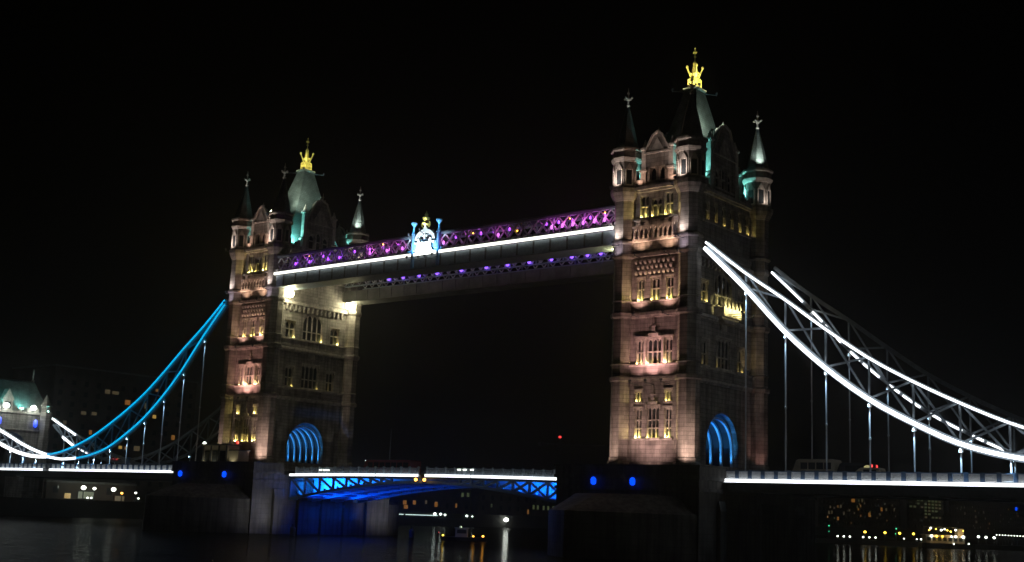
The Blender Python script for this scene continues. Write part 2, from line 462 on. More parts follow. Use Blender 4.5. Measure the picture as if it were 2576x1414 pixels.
# gilded cresting on the roof platform
cr = MB()
for sx_ in (-1, 1):
    cr.bar((sx_*0.85,-0.95,54.0), (sx_*0.85,0.95,54.0), 0.12, 0.3); cr.bar((-0.85,sx_*0.95,54.0), (0.85,sx_*0.95,54.0), 0.12, 0.3)
    for sy_ in (-1, 1):
        cr.bar((sx_*0.85,sy_*0.95,53.2), (sx_*0.85,sy_*0.95,54.6), 0.14)
        cr.bar((sx_*0.35,sy_*0.4,54.4), (sx_*1.05,sy_*1.1,56.3), 0.2, 0.26); cr.ball((sx_*1.05,sy_*1.1,56.4), 0.25, 8, 5)
        cr.ball((sx_*0.9,sy_*0.3,55.4), 0.2, 6, 4); cr.ball((sx_*0.3,sy_*0.95,55.3), 0.2, 6, 4)
    for t in (-0.5,0,0.5):
        cr.bar((sx_*0.85,t,53.2), (sx_*0.85,t,54.5), 0.08); cr.ball((sx_*0.85,t,54.6), 0.13, 6, 4)
        cr.bar((t,sx_*0.95,53.2), (t,sx_*0.95,54.5), 0.08); cr.ball((t,sx_*0.95,54.6), 0.13, 6, 4)
CREST_RAIL = cr.mesh('gilded_cresting', GOLD)
cw = MB().lathe([(0.5,53.2),(0.6,54.0),(0.5,54.8),(0.7,55.4),(0.55,56.0),(0.35,56.7),(0.42,57.0),(0.2,57.3),(0.09,57.5),(0.08,57.8),(0.26,58.0),(0.08,58.2),(0.08,58.4)], 8)
cw.ball((0, 0, 58.65), 0.2, 8, 5); cw.bar((-0.4,0,58.65), (0.4,0,58.65), 0.18); cw.bar((0,-0.4,58.65), (0,0.4,58.65), 0.18); cw.bar((0,0,58.7), (0,0,59.2), 0.1); cw.ball((0,0,59.3), 0.13, 6, 4)
CROWN = cw.mesh('gilded_crown', GOLD)

def ring_mesh(name, o, z0, z1, mat):
    # a course round the four faces, between the turrets
    m = MB()
    for s in (-1, 1):
        m.box(-CX+RT*0.7, CX-RT*0.7, min(s*FY, s*(FY+o)), max(s*FY, s*(FY+o)), z0, z1)
        m.box(min(s*FX, s*(FX+o)), max(s*FX, s*(FX+o)), -CY+RT*0.7, CY-RT*0.7, z0, z1)
    return m.mesh(name, mat)
COURSES = [('plinth', ring_mesh('plinth', 0.3, -2.4, -0.05, STONE)), ('string_course', ring_mesh('string_course', 0.25, 10.45, 10.7, TRIM)),
           ('cornice', ring_mesh('cornice', 0.48, 10.7, 11.05, TRIM)), ('band', ring_mesh('band', 0.16, 11.25, 12.45, STONE)), ('sill_course', ring_mesh('sill_course', 0.34, 12.45, 12.7, TRIM)),
           ('string_course', ring_mesh('string_course', 0.25, 18.95, 19.2, TRIM)), ('cornice', ring_mesh('cornice', 0.48, 19.2, 19.6, TRIM)), ('band', ring_mesh('band', 0.16, 19.85, 20.95, STONE)), ('sill_course', ring_mesh('sill_course', 0.34, 20.95, 21.15, TRIM)),
           ('cornice', ring_mesh('cornice', 0.5, 27.15, 27.6, TRIM)), ('band', ring_mesh('band', 0.12, 28.1, 29.2, STONE)), ('sill_course', ring_mesh('sill_course', 0.3, 32.2, 32.45, TRIM)),
           ('string_course', ring_mesh('string_course', 0.3, 36.1, 36.4, TRIM)), ('cornice', ring_mesh('cornice', 0.55, 36.4, 36.85, TRIM))]
# parapet between turrets with merlons on the road sides
pm = MB()
for s in (-1, 1):
    for k in range(8):
        y = -7.0 + 2*k
        if abs(y) > 3.6:
            pm.box(s*FX-0.2, s*FX+0.2, y-0.9, y+0.9, 36.85, 37.6); pm.box(s*FX-0.2, s*FX+0.2, y-0.45, y+0.45, 37.6, 38.2)
    for k in (-1, 1):
        pm.box(k*2.9-0.85, k*2.9+0.85, s*FY-0.2, s*FY+0.2, 36.85, 37.9)
PARAPET = pm.mesh('parapet', STONE)
CORBEL = MB().loft([(0.16,0.10,0),(0.2,0.25,0.25),(0.2,0.25,0.5)]).mesh('corbel', TRIM)
# balcony of the top storey, river side
bb = MB().box(-3.3, 3.3, -0.75, 0.0, 29.2, 29.55).box(-3.3, 3.3, -0.80, -0.55, 31.1, 31.35)
BALC = bb.mesh('balcony', TRIM)
BALUSTER = MB().loft([(0.10,0.10,29.55),(0.13,0.13,30.0),(0.07,0.07,30.35),(0.13,0.13,30.7),(0.10,0.10,31.1)]).mesh('baluster', TRIM)
BARCH = MB().prism([(-0.36,30.75),(-0.2,30.75),(0,31.05),(0.2,30.75),(0.36,30.75),(0.36,31.1),(-0.36,31.1)], -0.12, 0.12).mesh('balcony_arch', TRIM)
HOOD_ORN = MB().loft([(0.7,0.15,0),(0.75,0.2,0.3),(0.3,0.12,0.5),(0.22,0.14,1.1),(0.34,0.18,1.3),(0.1,0.1,1.6),(0.16,0.1,1.9),(0.02,0.02,2.6)]).mesh('carved_finial', TRIM)
PILASTER = MB().loft([(0.22,0.16,0),(0.16,0.12,0.3),(0.16,0.12,3.3),(0.24,0.18,3.5),(0.24,0.18,3.7)]).mesh('pilaster', TRIM)
SILL_TABLE = MB().box(-3.1, 3.1, -0.24, 0.02, 0, 0.22).mesh('window_ledge', TRIM)
HEAD_TABLE = MB().box(-3.0, 3.0, -0.22, 0.02, 0, 0.2).mesh('window_head', TRIM)
# road side balcony panel (carved, projecting)
rb = MB().box(-2.4, 2.4, -1.5, 0, 19.7, 20.0).prism([(-2.4,19.7),(2.4,19.7),(1.5,18.9),(-1.5,18.9)], -1.1, 0).box(-2.4, 2.4, -1.5, -1.25, 20.0, 20.9)
rb.box(-2.4, -2.15, -1.25, 0, 20.0, 20.9); rb.box(2.15, 2.4, -1.25, 0, 20.0, 20.9)
for k in range(5):
    rb.loft([(0.22,0.16,20.9),(0.3,0.22,21.05),(0.2,0.15,21.3+0.25*(k % 2)),(0.05,0.05,21.9+0.3*(k % 2))], -2.1+1.05*k, -1.36)
ROAD_BALC = rb.mesh('carved_balcony', TRIM)
# archway through the tower
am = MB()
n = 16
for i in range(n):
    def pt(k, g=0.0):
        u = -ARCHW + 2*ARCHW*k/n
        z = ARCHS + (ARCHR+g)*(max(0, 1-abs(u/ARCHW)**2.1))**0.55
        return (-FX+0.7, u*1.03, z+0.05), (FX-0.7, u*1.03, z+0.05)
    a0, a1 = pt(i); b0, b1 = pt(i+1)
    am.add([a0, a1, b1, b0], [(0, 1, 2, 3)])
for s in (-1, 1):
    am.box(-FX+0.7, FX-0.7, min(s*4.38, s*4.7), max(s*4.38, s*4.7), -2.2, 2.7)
ARCHWAY = am.mesh('archway', DARKVAULT)
def rib_mesh():
    m = MB(); n = 20
    pts = []
    for k in range(n+1):
        a = PI*k/n
        pts.append((0, -4.12*math.cos(a), ARCHS-0.4 + 4.1*math.sin(a)))
    pts = [(0, -4.12, -1.7)] + pts + [(0, 4.12, -1.7)]
    for a, b in zip(pts, pts[1:]):
        m.bar(a, b, 0.34, 0.30)
    return m.mesh('arch_rib', WHITEIRON)
RIB = rib_mesh()
FLOORSLAB = MB().box(-FX+0.7, FX-0.7, -FY+0.7, FY-0.7, 36.5, 36.98).box(-FX+0.7, FX-0.7, -FY+0.7, FY-0.7, 7.3, 7.6).mesh('floor_slab', DARKWALL)
SCROLL = MB().box(-0.9, 0.9, -0.12, 0.02, 0, 0.16).box(-0.75, 0.75, -0.2, 0.02, 0.16, 1.0).loft([(0.5,0.15,1.0),(0.55,0.2,1.15),(0.2,0.1,1.5)]).mesh('carved_panel', TRIM)

def tower(cx, label, bright):
    root = thing('bridge_tower', label, 'bridge tower', (cx, 0, DECK), 'stone towers of the bridge')
    R = T(cx, 0, 0)
    F = {k: R @ m for k, m in FACES.items()}
    for k in ('-Y', '+Y'):
        ob('river_wall', RIVER_WALL, F[k], root)
        g = ob('river_gable', RIVER_GABLE, F[k], root); ob('coping', RIVER_GTRIM, F[k], g)
        for w in RIVER_GW: window(root, F[k], *w, 0, (), None, hood=False)
        for s in (-1, 1): ob('pinnacle', PIN_RIVER, F[k] @ T(s*2.15, 0.3, 0), root)
        b = ob('balcony', BALC, F[k], root)
        for i in range(9):
            ob('baluster', BALUSTER, F[k] @ T(-3.0+0.75*i, -0.65, 0), b)
            if i < 8: ob('balcony_arch', BARCH, F[k] @ T(-2.625+0.75*i, -0.65, 0), b)
        for r_ in range(3):
            for i in range(9):
                u = -2.9 + 0.72*i + (0.36 if r_ == 1 else 0)
                if u < 3.1: ob('corbel', CORBEL, F[k] @ T(u, -0.12, 24.75+0.72*r_), root)
        for i, u in enumerate((-1.38, 1.38)):
            ob('pilaster', PILASTER, F[k] @ T(u, -0.1, 12.7), root)
        ob('carved_finial', HOOD_ORN, F[k] @ T(0, -0.12, 7.45), root)
        ob('carved_finial', HOOD_ORN, F[k] @ T(0, -0.12, 16.45), root)
        ob('window_ledge', SILL_TABLE, F[k] @ T(0, 0, 2.75), root)
        ob('window_head', HEAD_TABLE, F[k] @ T(0, 0, 16.25), root)
    for k in ('-X', '+X'):
        ob('road_wall', ROAD_WALL, F[k], root)
        g = ob('road_gable', ROAD_GABLE, F[k], root); ob('coping', ROAD_GTRIM, F[k], g)
        for w in ROAD_GW: window(root, F[k], *w, 0, (1.5,), None, hood=False)
        for s in (-1, 1): ob('pinnacle', PIN_ROAD, F[k] @ T(s*3.45, 0.3, 0), root)
        ob('carved_panel', SCROLL, F[k] @ T(0, 0, 18.0), root)
        for r_ in range(2):
            for i in range(14):
                ob('corbel', CORBEL, F[k] @ T(-6.5+i*1.0, -0.12, 26.0+0.55*r_), root)
    if bright: ob('carved_balcony', ROAD_BALC, F['+X'], root)
    for nme, me in COURSES: ob(nme, me, R, root)
    ob('parapet', PARAPET, R, root)
    ob('floor_slab', FLOORSLAB, R, root)
    ob('archway', ARCHWAY, R, root)
    for i in range(6): ob('arch_rib', RIB, R @ T(-4.0+1.6*i, 0, 0), root)
    ob('roof', ROOF, R, root)
    ob('gilded_cresting', CREST_RAIL, R @ Matrix.Diagonal((0.74, 0.74, 1, 1)), root)
    ob('gilded_crown', CROWN, R @ Matrix.Diagonal((0.75, 0.75, 1, 1)), root)
    # windows
    for k in ('-Y', '+Y'):
        on = (k == '-Y')
        for w in RIVER_W:
            h = w[3]-w[2]; c = (w[0]+w[1])/2
            nm = 1 if w[1]-w[0] < 1.7 else 2
            trs = ()
            if h > 3.5: trs = (1.25, 2.3)
            elif h > 2: trs = (1.6,)
            lit = None
            if on:
                if w[2] < 7.5: lit = (10, 9) if abs(c) > 1 else (8, 8)
                elif w[2] < 9: lit = (5, 3)
                elif w[2] < 13: lit = (9, 6)
                elif w[2] < 22: lit = (11, 8)
                else: lit = (11, 10) if abs(c) > 1 else (4, 3)
                if not bright: lit = tuple(0.75*v for v in lit)
            window(root, F[k], *w, nm, trs, lit, YEL if (w[2] < 10 or w[2] > 20) else (1.0, 0.72, 0.3), hood=(w[2] < 30))
    for k in ('-X', '+X'):
        on = (k == '+X')
        for w in ROAD_W + [ROAD_BIG]:
            h = w[3]-w[2]; c = (w[0]+w[1])/2
            nm = 0 if w[1]-w[0] < 1.2 else (1 if w[1]-w[0] < 2.2 else 3)
            lit = None
            if on:
                if w[2] > 30: lit = random.choice(((1.0, 0.6), (0.5, 0), (0, 0.7))) if bright else None
                elif w[2] > 20: lit = (3, 4) if bright and c < -3 else ((1, 1) if bright else (0, 6))
                else: lit = random.choice(((0.6, 0), (0, 0.8), (0.5, 0.5)))
            window(root, F[k], *w, nm, (1.5,), lit, hood=(w is not ROAD_BIG and w[2] < 30))
    # turrets
    for sx in (-1, 1):
        for sy in (-1, 1):
            M = R @ T(sx*CX, sy*CY, 0)
            t = ob('turret', TURRET, M, root)
            ob('spire', SPIRE, M, t); ob('finial', FINIAL, M, t)
            for a in range(8):
                Md = M @ RZ(a*PI/4) @ T(0, -(RT+0.38)*math.cos(PI/8), 37.3)
                ob('niche', DPANE, Md, t); ob('niche_frame', DNICHE, Md, t)
    X = lambda x, y, z: (cx+x, y, z)
    # ---- floodlights fixed to the tower
    k = 1.0 if bright else 1.0
    pk = PINK if bright else (1.0, 0.50, 0.42)
    # ledges on the river side
    for u, p in ((0.0, 1500*(1.0 if bright else 1.3)), (-2.4, 600), (2.4, 500)):
        flood(root, X(u, -FY-2.0, 10.6), X(u*0.8, -FY+0.3, 15.0), p, pk, 95, 0.9, arm=X(u, -FY, 10.0))
    for u in (-2.3, 2.3):
        flood(root, X(u, -FY-1.7, 19.6), X(u*0.9, -FY+0.3, 24.5), 640, (1.0, 0.57, 0.46), 100, 0.9, arm=X(u, -FY, 19.0))
        flood(root, X(u, -FY-1.6, 27.7), X(u*0.9, -FY+0.2, 31.0), 560, (1.0, 0.62, 0.42), 100, 0.9, arm=X(u, -FY, 27.0))
    # washes from the pier
    for u, p in ((-6.6, 1400), (6.8, 2700)):
        flood(root, X(u, -FY-4.4, -0.6), X(u*0.80, -FY+0.6, 4.0), p, (1.0, 0.68, 0.55), 70, 1.0, arm=X(u, -FY-4.4, -1.8))
    flood(root, X(0, -FY-4.4, -0.6), X(0, -FY, 6.5), 2200, (1.0, 0.62, 0.55), 125, 1.0, arm=X(0, -FY-4.4, -1.8))
    # turret shafts and drums
    for sx in (-1, 1):
        flood(root, X(sx*CX-0.3, -CY-RT-1.0, 29.4), X(sx*CX, -CY-0.6, 33.0), 420, (1.0, 0.86, 0.80), 100, 0.9, arm=X(sx*CX, -CY-RT, 28.8))
        flood(root, X(sx*CX-0.5, -CY-RT-1.6, 36.9), X(sx*CX-0.1, -CY-0.8, 41.0), 750, (1.0, 0.82, 0.72), 110, 0.9, arm=X(sx*CX, -CY-RT, 36.3))
        flood(root, X(sx*CX-0.2, -CY-RT-1.3, 27.4), X(sx*CX, -CY-0.9, 29.6), 170, (0.95, 0.8, 1.0), 100, 0.9, arm=X(sx*CX, -CY-RT, 26.8))
        flood(root, X(sx*2.9, -FY-0.9, 36.9), X(sx*1.2, -FY+0.3, 41.5), 220, (1.0, 0.62, 0.45), 100, 0.9, arm=X(sx*2.9, -FY, 36.3))
    flood(root, X(CX+RT+1.2, CY-1.2, 36.9), X(CX+0.5, CY-0.5, 41.5), 250, (1.0, 0.86, 0.75), 110, 0.9, arm=X(CX+0.6, CY-0.3, 36.3))
    # roof floods (cyan-white) standing behind the parapet
    flood(root, X(4.3, 5.2, 37.6), X(2.6, 3.6, 43), 2400, CYAN, 75, 0.9)
    flood(root, X(4.3, -5.2, 37.6), X(2.8, -3.8, 43), 3800 if not bright else 2200, CYAN, 75, 0.9)
    flood(root, X(3.4, 7.3, 38.0), X(CX-0.2, CY-0.8, 42.0), 1700, CYAN, 80, 0.9)
    flood(root, X(3.6, -6.9, 38.0), X(2.3, -9.2, 41.5), 1100, CYAN, 80, 0.9)
    flood(root, X(-2.9, -7.6, 38.0), X(-CX+1.2, -CY, 40.5), 800, CYAN, 80, 0.9)
    # long throw onto the upper roof from the turret tops
    flood(root, X(5.2, 8.2, 43.4), X(1.6, 0.9, 49.0), 4200, (0.80, 1.0, 0.80), 50, 1.0, arm=X(5.2, 8.2, 42.3))
    if bright: flood(root, X(4.5, -2.7, 45.9), X(1.9, -0.2, 49.0), 800, (0.82, 1.0, 0.80), 130, 1.0, arm=X(4.6, -2.6, 44.0))
    else: flood(root, X(6.0, -7.6, 43.0), X(1.7, -0.9, 48.6), 5200, (0.82, 1.0, 0.80), 50, 1.0, arm=X(6.0, -7.9, 42.2))
    if not bright:
        flood(root, X(3.3, -7.2, 37.6), X(0.6, -4.5, 43.5), 1800, CYAN, 70, 0.9)
        flood(root, X(2.6, -10.4, 42.8), X(0.2, -2.6, 47.8), 3600, (0.84, 1.0, 0.78), 45, 1.0, arm=X(CX-1.2, -CY, 42.2))
    # spires and their finials
    for sx, sy, p, pf in ((1, 1, 170, 60), (-1, -1, 0, 30), (1, -1, 0, 0 if bright else 18)):
        if p: flood(root, X(sx*CX+1.7, sy*CY-1.9, 42.9), X(sx*CX, sy*CY, 46.0), p*7, (0.85, 1.0, 0.9), 70, 1.0, arm=X(sx*CX+1.1, sy*CY-1.2, 42.3))
        if pf: flood(root, X(sx*CX+0.35, sy*CY-0.5, 48.5), X(sx*CX, sy*CY, 50.4), pf, (0.9, 1.0, 0.95), 70, 0.9, arm=X(sx*CX, sy*CY, 47.6))
    # gilding
    for sx, sy, p in ((1, -1, 420), (-1, -1, 300), (1, 1, 250)):
        flood(root, X(sx*2.2, sy*2.4, 53.0), X(0, 0, 56.6), p*(6.0 if bright else 2.4), (1.0, 0.93, 0.45), 110, arm=X(sx*0.9, sy*1.0, 52.6))
    # blue light under the arch
    for i in range(6):
        x = -4.0+1.6*i
        for s_ in (1, -1):
            flood(root, X(x+0.05, s_*3.35, -0.6), X(x, s_*3.6, 4.5), 1100 if s_ > 0 else 250, (0.05, 0.38, 1.0), 50, 0.9)
            flood(root, X(x+0.05, s_*2.6, -0.6), X(x, s_*1.2, 6.4), 600 if s_ > 0 else 200, (0.01, 0.18, 1.0), 60, 0.9)
    return root, F

towerR, FR = tower(TX, 'tall stone Gothic bridge tower with a yellow-lit balcony, where the white-lit chain is fixed', True)
towerL, FL = tower(-TX, 'stone Gothic bridge tower with two glaring floodlights under the walkways and the blue-lit chain', False)
# lamp on the carved balcony of the right tower
for y in (-1.6, 0.0, 1.6):
    flood(towerR, (TX+FX+3.7, y, 20.4), (TX+FX+1.4, y, 20.7), 1300, (1.0, 0.90, 0.35), 62, 0.9, arm=(TX+FX+1.5, y, 19.9))
flood(towerR, (TX+FX+1.2, 4.6, 13.2), (TX+CX+0.3, CY-0.8, 17.0), 80, (1.0, 0.75, 0.35), 90)
flood(towerR, (TX+CX+RT+1.5, CY-2.5, -0.8), (TX+CX, CY, 6.0), 200, (1.0, 0.5, 0.42), 70)

# ------------------------------------------------------------------ piers
def pier_meshes():
    b = MB()
    b.box(-10.65, 10.65, -15.6, 15.6, -3.0, 9.6)                       # body (local z = 0 at the water)
    body = b.mesh('pier_body', GRANITE)
    n = 8; cut = []
    for s in (-1, 1):
        c = MB()
        pts = [(-10.4, s*15.6)]
        for k in range(1, n):
            t = k/n
            pts.append((-10.4*(1-t)**0.75, s*(15.6+12.2*t**0.75)))
        tip = (0, s*28.0)
        full = pts + [tip] + [(-x, y) for x, y in reversed(pts)]
        if s > 0: full = full[::-1]
        m = len(full)
        lo = [(x, y, -3.0) for x, y in full]; mid = [(x, y, 5.4) for x, y in full]; hi = [(x*0.72, s*15.6+(y-s*15.6)*0.45, 7.6) for x, y in full]
        c.add(lo+mid+hi, [(i, (i+1) % m, m+(i+1) % m, m+i) for i in range(m)] + [(m+i, m+(i+1) % m, 2*m+(i+1) % m, 2*m+i) for i in range(m)] + [tuple(range(2*m, 3*m))])
        cut.append(c.mesh('cutwater', GRANITE))
    p = MB(); parts_ = []
    for s in (-1, 1):
        p = MB()
        p.box(-10.9, 10.9, min(s*15.85, s*15.3), max(s*15.85, s*15.3), 9.6, 10.05)
        p.box(-10.8, 10.8, min(s*15.7, s*15.35), max(s*15.7, s*15.35), 10.05, 11.1)
        p.box(-10.95, 10.95, min(s*15.85, s*15.2), max(s*15.85, s*15.2), 11.1, 11.35)
        for t in (-1, 1):
            a, bb_ = s*9.4, s*15.3
            p.box(min(t*10.9, t*10.35), max(t*10.9, t*10.35), min(a, bb_), max(a, bb_), 9.6, 10.05)
            p.box(min(t*10.75, t*10.45), max(t*10.75, t*10.45), min(a, bb_), max(a, bb_), 10.05, 11.1)
            p.box(min(t*10.95, t*10.3), max(t*10.95, t*10.3), min(a, bb_), max(a, bb_), 11.1, 11.35)
        parts_.append(p.mesh('pier_parapet', GRANITE))
    par = parts_
    bt = MB().loft([(0.35,0.9,-3.0),(0.35,0.9,6.0),(0.05,0.9,7.2)]).mesh('buttress', GRANITE)
    top = MB().box(-10.3, 10.3, -15.2, 15.2, 9.6, 10.2).mesh('pier_paving', ASPHALT)
    co = MB().box(-10.85, 10.85, -15.8, -15.6, 8.2, 8.6).box(-10.85, 10.85, 15.6, 15.8, 8.2, 8.6).box(-10.85, -10.65, -15.8, 15.8, 8.2, 8.6).box(10.65, 10.85, -15.8, 15.8, 8.2, 8.6).mesh('string_course', GRANITE)
    return body, cut, par, bt, top, co
PB, PC, PP, PBT, PT, PCO = pier_meshes()
def pier(cx, label):
    r = thing('bridge_pier', label, 'bridge pier', (cx, 0, ZW), 'granite piers standing in the river')
    M = T(cx, 0, ZW)
    for nme, me in (('pier_body', PB), ('cutwater', PC[0]), ('cutwater', PC[1]), ('pier_parapet', PP[0]), ('pier_parapet', PP[1]), ('pier_paving', PT), ('string_course', PCO)):
        ob(nme, me, M, r)
    for s in (-1, 1):
        for y in (-10.5, -5.2, 0, 5.2, 10.5): ob('buttress', PBT, M @ T(s*10.9, y, 0), r)
    return r
pierR = pier(TX, 'dark granite pier carrying the tower with the yellow-lit balcony')
pierL = pier(-TX, 'granite pier beside the blue-lit bascule girders, carrying the tower with glaring floodlights')
PLAMP = MB().lathe([(0.12,-0.5),(0.34,-0.35),(0.36,0.2),(0.2,0.45),(0.05,0.5)], 8).mesh('blue_lamp', L_BLUE, True)
PLBR = MB().box(-0.08, 0.08, 0.0, 0.6, -0.1, 0.1).mesh('lamp_bracket', DARKIRON)
for x, par, wh in ((-48.8, pierL, 0), (-37.0, pierL, 0), (36.9, pierR, 0), (42.8, pierR, 0)):
    M = T(x, -16.35, -2.75)
    l = ob('blue_lamp', PLAMP, M, par); ob('lamp_bracket', PLBR, M, l)

ADDED_PILE = MB().lathe([(0.45,-3.0),(0.45,1.2),(0.3,1.4)], 10).mesh('added_lamp_pile', DARKIRON)  # made-up piles, added to carry floods that brighten the pier flank
for y in (-13.5, 13.5):
    ob('added_lamp_pile', ADDED_PILE, T(-22.5, y, ZW), pierL)
    flood(pierL, (-22.5, y, -10.1), (-31.0, y, -6.2), 1300, (0.9, 0.88, 0.85), 95, 1.0)  # added flood, lifts the pier flank to grey
# ------------------------------------------------------------------ bascule leaves
def zbot(x): return -3.1 - 3.3*(abs(x)/30.5)**1.7
def bascule(s, label):
    r = thing('bascule_leaf', label, 'bascule', (s*30.5, 0, -2.5), 'bascule leaves of the opening span')
    M = Matrix()
    camber = lambda x: -2.05 - 0.25*(abs(x)/30.5)**2
    XS = [0.35 + (30.3-0.35)*k/12 for k in range(13)]
    d = MB()
    for a, b in zip(XS, XS[1:]):
        za, zb_ = camber(a), camber(b)
        xs = (s*a, s*b)
        d.add([(xs[0],-8.6,za),(xs[1],-8.6,zb_),(xs[1],8.6,zb_),(xs[0],8.6,za),(xs[0],-8.6,za-0.35),(xs[1],-8.6,zb_-0.35),(xs[1],8.6,zb_-0.35),(xs[0],8.6,za-0.35)],
              [(0,1,2,3),(4,5,6,7),(0,1,5,4),(3,2,6,7),(0,3,7,4),(1,2,6,5)])
    ob('deck_slab', d.mesh('deck_slab', DARKIRON), M, r)
    for gi, gy in enumerate((-7.9, -2.7, 2.7, 7.9)):
        tc = MB(); bc = MB()
        for a, b in zip(XS, XS[1:]):
            tc.bar((s*a,gy,camber(a)-0.5), (s*b,gy,camber(b)-0.5), 0.35, 0.3)
            bc.bar((s*a,gy,zbot(a)), (s*b,gy,zbot(b)), 0.5, 0.42)
        gm = NAVY_SHADED_IRON if gi in (0, 3) else BLUEIRON  # outer girders: same blue paint, backlit shade put into a darker colour
        g = ob('girder', bc.mesh('girder', gm), M, r)
        ob('top_chord', tc.mesh('top_chord', gm), M, g)
        if gi in (0, 3):
            XT = [30.2, 26.6, 23.2, 20.0, 17.0, 14.2, 11.6, 9.2, 7.0]
            for i, a in enumerate(XT):
                ob('web_post', MB().bar((s*a,gy,camber(a)-0.5), (s*a,gy,zbot(a)), 0.3, 0.34).mesh('web_post', gm), M, g)
                if i < len(XT)-1:
                    b = XT[i+1]
                    ob('web_brace', MB().bar((s*a,gy,camber(a)-0.6), (s*b,gy,zbot(b)+0.1), 0.22, 0.34).mesh('web_brace', gm), M, g)
                    if i < 4 and s > 0:
                        ob('web_brace', MB().bar((s*a,gy,zbot(a)+0.1), (s*b,gy,camber(b)-0.6), 0.2, 0.28).mesh('web_brace', gm), M, g)
        else:
            w = MB()
            for a, b in zip(XS, XS[1:]):
                w.add([(s*a,gy,camber(a)-0.5),(s*b,gy,camber(b)-0.5),(s*b,gy,zbot(b)),(s*a,gy,zbot(a)),(s*a,gy+0.06,camber(a)-0.5),(s*b,gy+0.06,camber(b)-0.5),(s*b,gy+0.06,zbot(b)),(s*a,gy+0.06,zbot(a))],
                      [(0,1,2,3),(4,5,6,7),(0,1,5,4),(3,2,6,7)])
            ob('web_plate', w.mesh('web_plate', BLUEIRON), M, g)
    # soffit plates between the girders, split at the cross frames
    for j, (ya, yb) in enumerate(((-7.6,-3.0), (-2.4,2.4), (3.0,7.6))):
        for a, b in zip(XS[3:], XS[4:]):
            p = MB().add([(s*(a+.12),ya,zbot(a)+0.25),(s*(b-.12),ya,zbot(b)+0.25),(s*(b-.12),yb,zbot(b)+0.25),(s*(a+.12),yb,zbot(a)+0.25),
                          (s*(a+.12),ya,zbot(a)+0.31),(s*(b-.12),ya,zbot(b)+0.31),(s*(b-.12),yb,zbot(b)+0.31),(s*(a+.12),yb,zbot(a)+0.31)],
                         [(0,1,2,3),(4,5,6,7),(0,1,5,4),(3,2,6,7),(0,3,7,4),(1,2,6,5)])
            ob('soffit_plate', p.mesh('soffit_plate', BLUEIRON), M, r)
    for a in XS[3:]:
        ob('cross_frame', MB().bar((s*a,-7.6,zbot(a)+0.1), (s*a,7.6,zbot(a)+0.1), 0.22, 0.3).mesh('cross_frame', BLUEIRON), M, r)
    for sy in (-1, 1):
        # lattice parapet
        for k in range(16):
            a = 0.9 + 1.83*k; z = camber(a)
            ob('parapet_post', POST, T(s*a, sy*8.5, z), r)
            if k < 15: ob('parapet_panel', LATT, T(s*(a+0.915), sy*8.5, (z+camber(a+1.83))/2), r)
    # light strips on the river side, in two lengths
    for a0, a1 in ((0.75, 9.6), (9.9, 29.6)):
        m = MB(); k = 6
        for i in range(k):
            a = a0+(a1-a0)*i/k; b = a0+(a1-a0)*(i+1)/k
            m.bar((s*a,-8.78,camber(a)-0.12), (s*b,-8.78,camber(b)-0.12), 0.16, 0.36)
        ob('light_strip', m.mesh('light_strip', L_WHITE), M, r)
    if s > 0:
        pass
    return r
POST = MB().loft([(0.13,0.13,0),(0.13,0.13,0.95),(0.18,0.18,1.0),(0.18,0.18,1.1),(0.05,0.05,1.25)]).mesh('parapet_post', IRON)
lt = MB().box(-0.78, 0.78, -0.05, 0.05, 0.92, 1.02).box(-0.78, 0.78, -0.04, 0.04, 0.08, 0.16)
for k in range(5):
    lt.bar((-0.75+0.3*k, 0, 0.16), (-0.45+0.3*k, 0, 0.92), 0.05, 0.05); lt.bar((-0.45+0.3*k, 0.001, 0.16), (-0.75+0.3*k, 0.001, 0.92), 0.04, 0.04)
LATT = lt.mesh('parapet_panel', IRON)
bascL = bascule(-1, 'drawbridge leaf with bright blue plates and soffit under its white light strip')
bascR = bascule(1, 'drawbridge leaf with blue-edged crossed braces at the dark pier')
BLUE = (0.0, 0.12, 1.0)
for s, par, pw in ((-1, bascL, 1.0), (1, bascR, 0.8)):
    for y, p in ((-5.3, 9000), (0.0, 3500), (5.3, 3000)):
        flood(par, (s*29.6, y-(1.6 if y < 0 else 0), zbot(29.6)+1.3), (s*20.0, y+(2.4 if y < 0 else 0), -3.2), p*pw, (0.02, 0.22, 1.0), 100, 0.8)
    for x, p in ((28.9, 420), (26.0, 420), (23.0, 330), (20.0, 230), (17.0, 140), (14.0, 80)):
        flood(par, (s*x, -6.9, zbot(x)+0.75), (s*x, -2.7, -3.3), p*9*pw, (0.01, 0.24, 1.0), 130, 0.9)
# lamps under the soffit, on the pier face, shining up and along
for s, par, pw in ((-1, pierL, 11000), (1, pierR, 2500)):
    for y in (-4.5, 0.5, 5.0):
        flood(par, (s*29.2, y, -9.3), (s*20.0, y, -4.2), pw, BLUE, 80, 0.8, arm=(s*30.6, y, -9.8))
    for y in (-3.0, 2.5):
        flood(par, (s*28.2, y, -6.9), (s*30.6, y+0.5, -10.5), pw*0.008, BLUE, 120, 0.8, arm=(s*30.6, y, -7.4))
NOSE = MB().ball((0, 0, 0), 0.24, 8, 5).mesh('nose_lamp', L_ORANGE, True)
ob('nose_lamp', NOSE, T(-1.0, -8.9, -2.8), bascL); ob('nose_lamp', NOSE, T(0.75, -8.9, -2.8), bascR)
RAILL = MB().box(-0.3, 0.3, -0.05, 0.05, -0.07, 0.07).mesh('rail_lamp', L_PALE)
for x in (-22.3, -21.4, -20.6): ob('rail_lamp', RAILL, T(x, -8.72, -1.55), bascL)
for x in (7.4, 8.5, 9.9): ob('rail_lamp', RAILL, T(x, -8.72, -1.25), bascR)

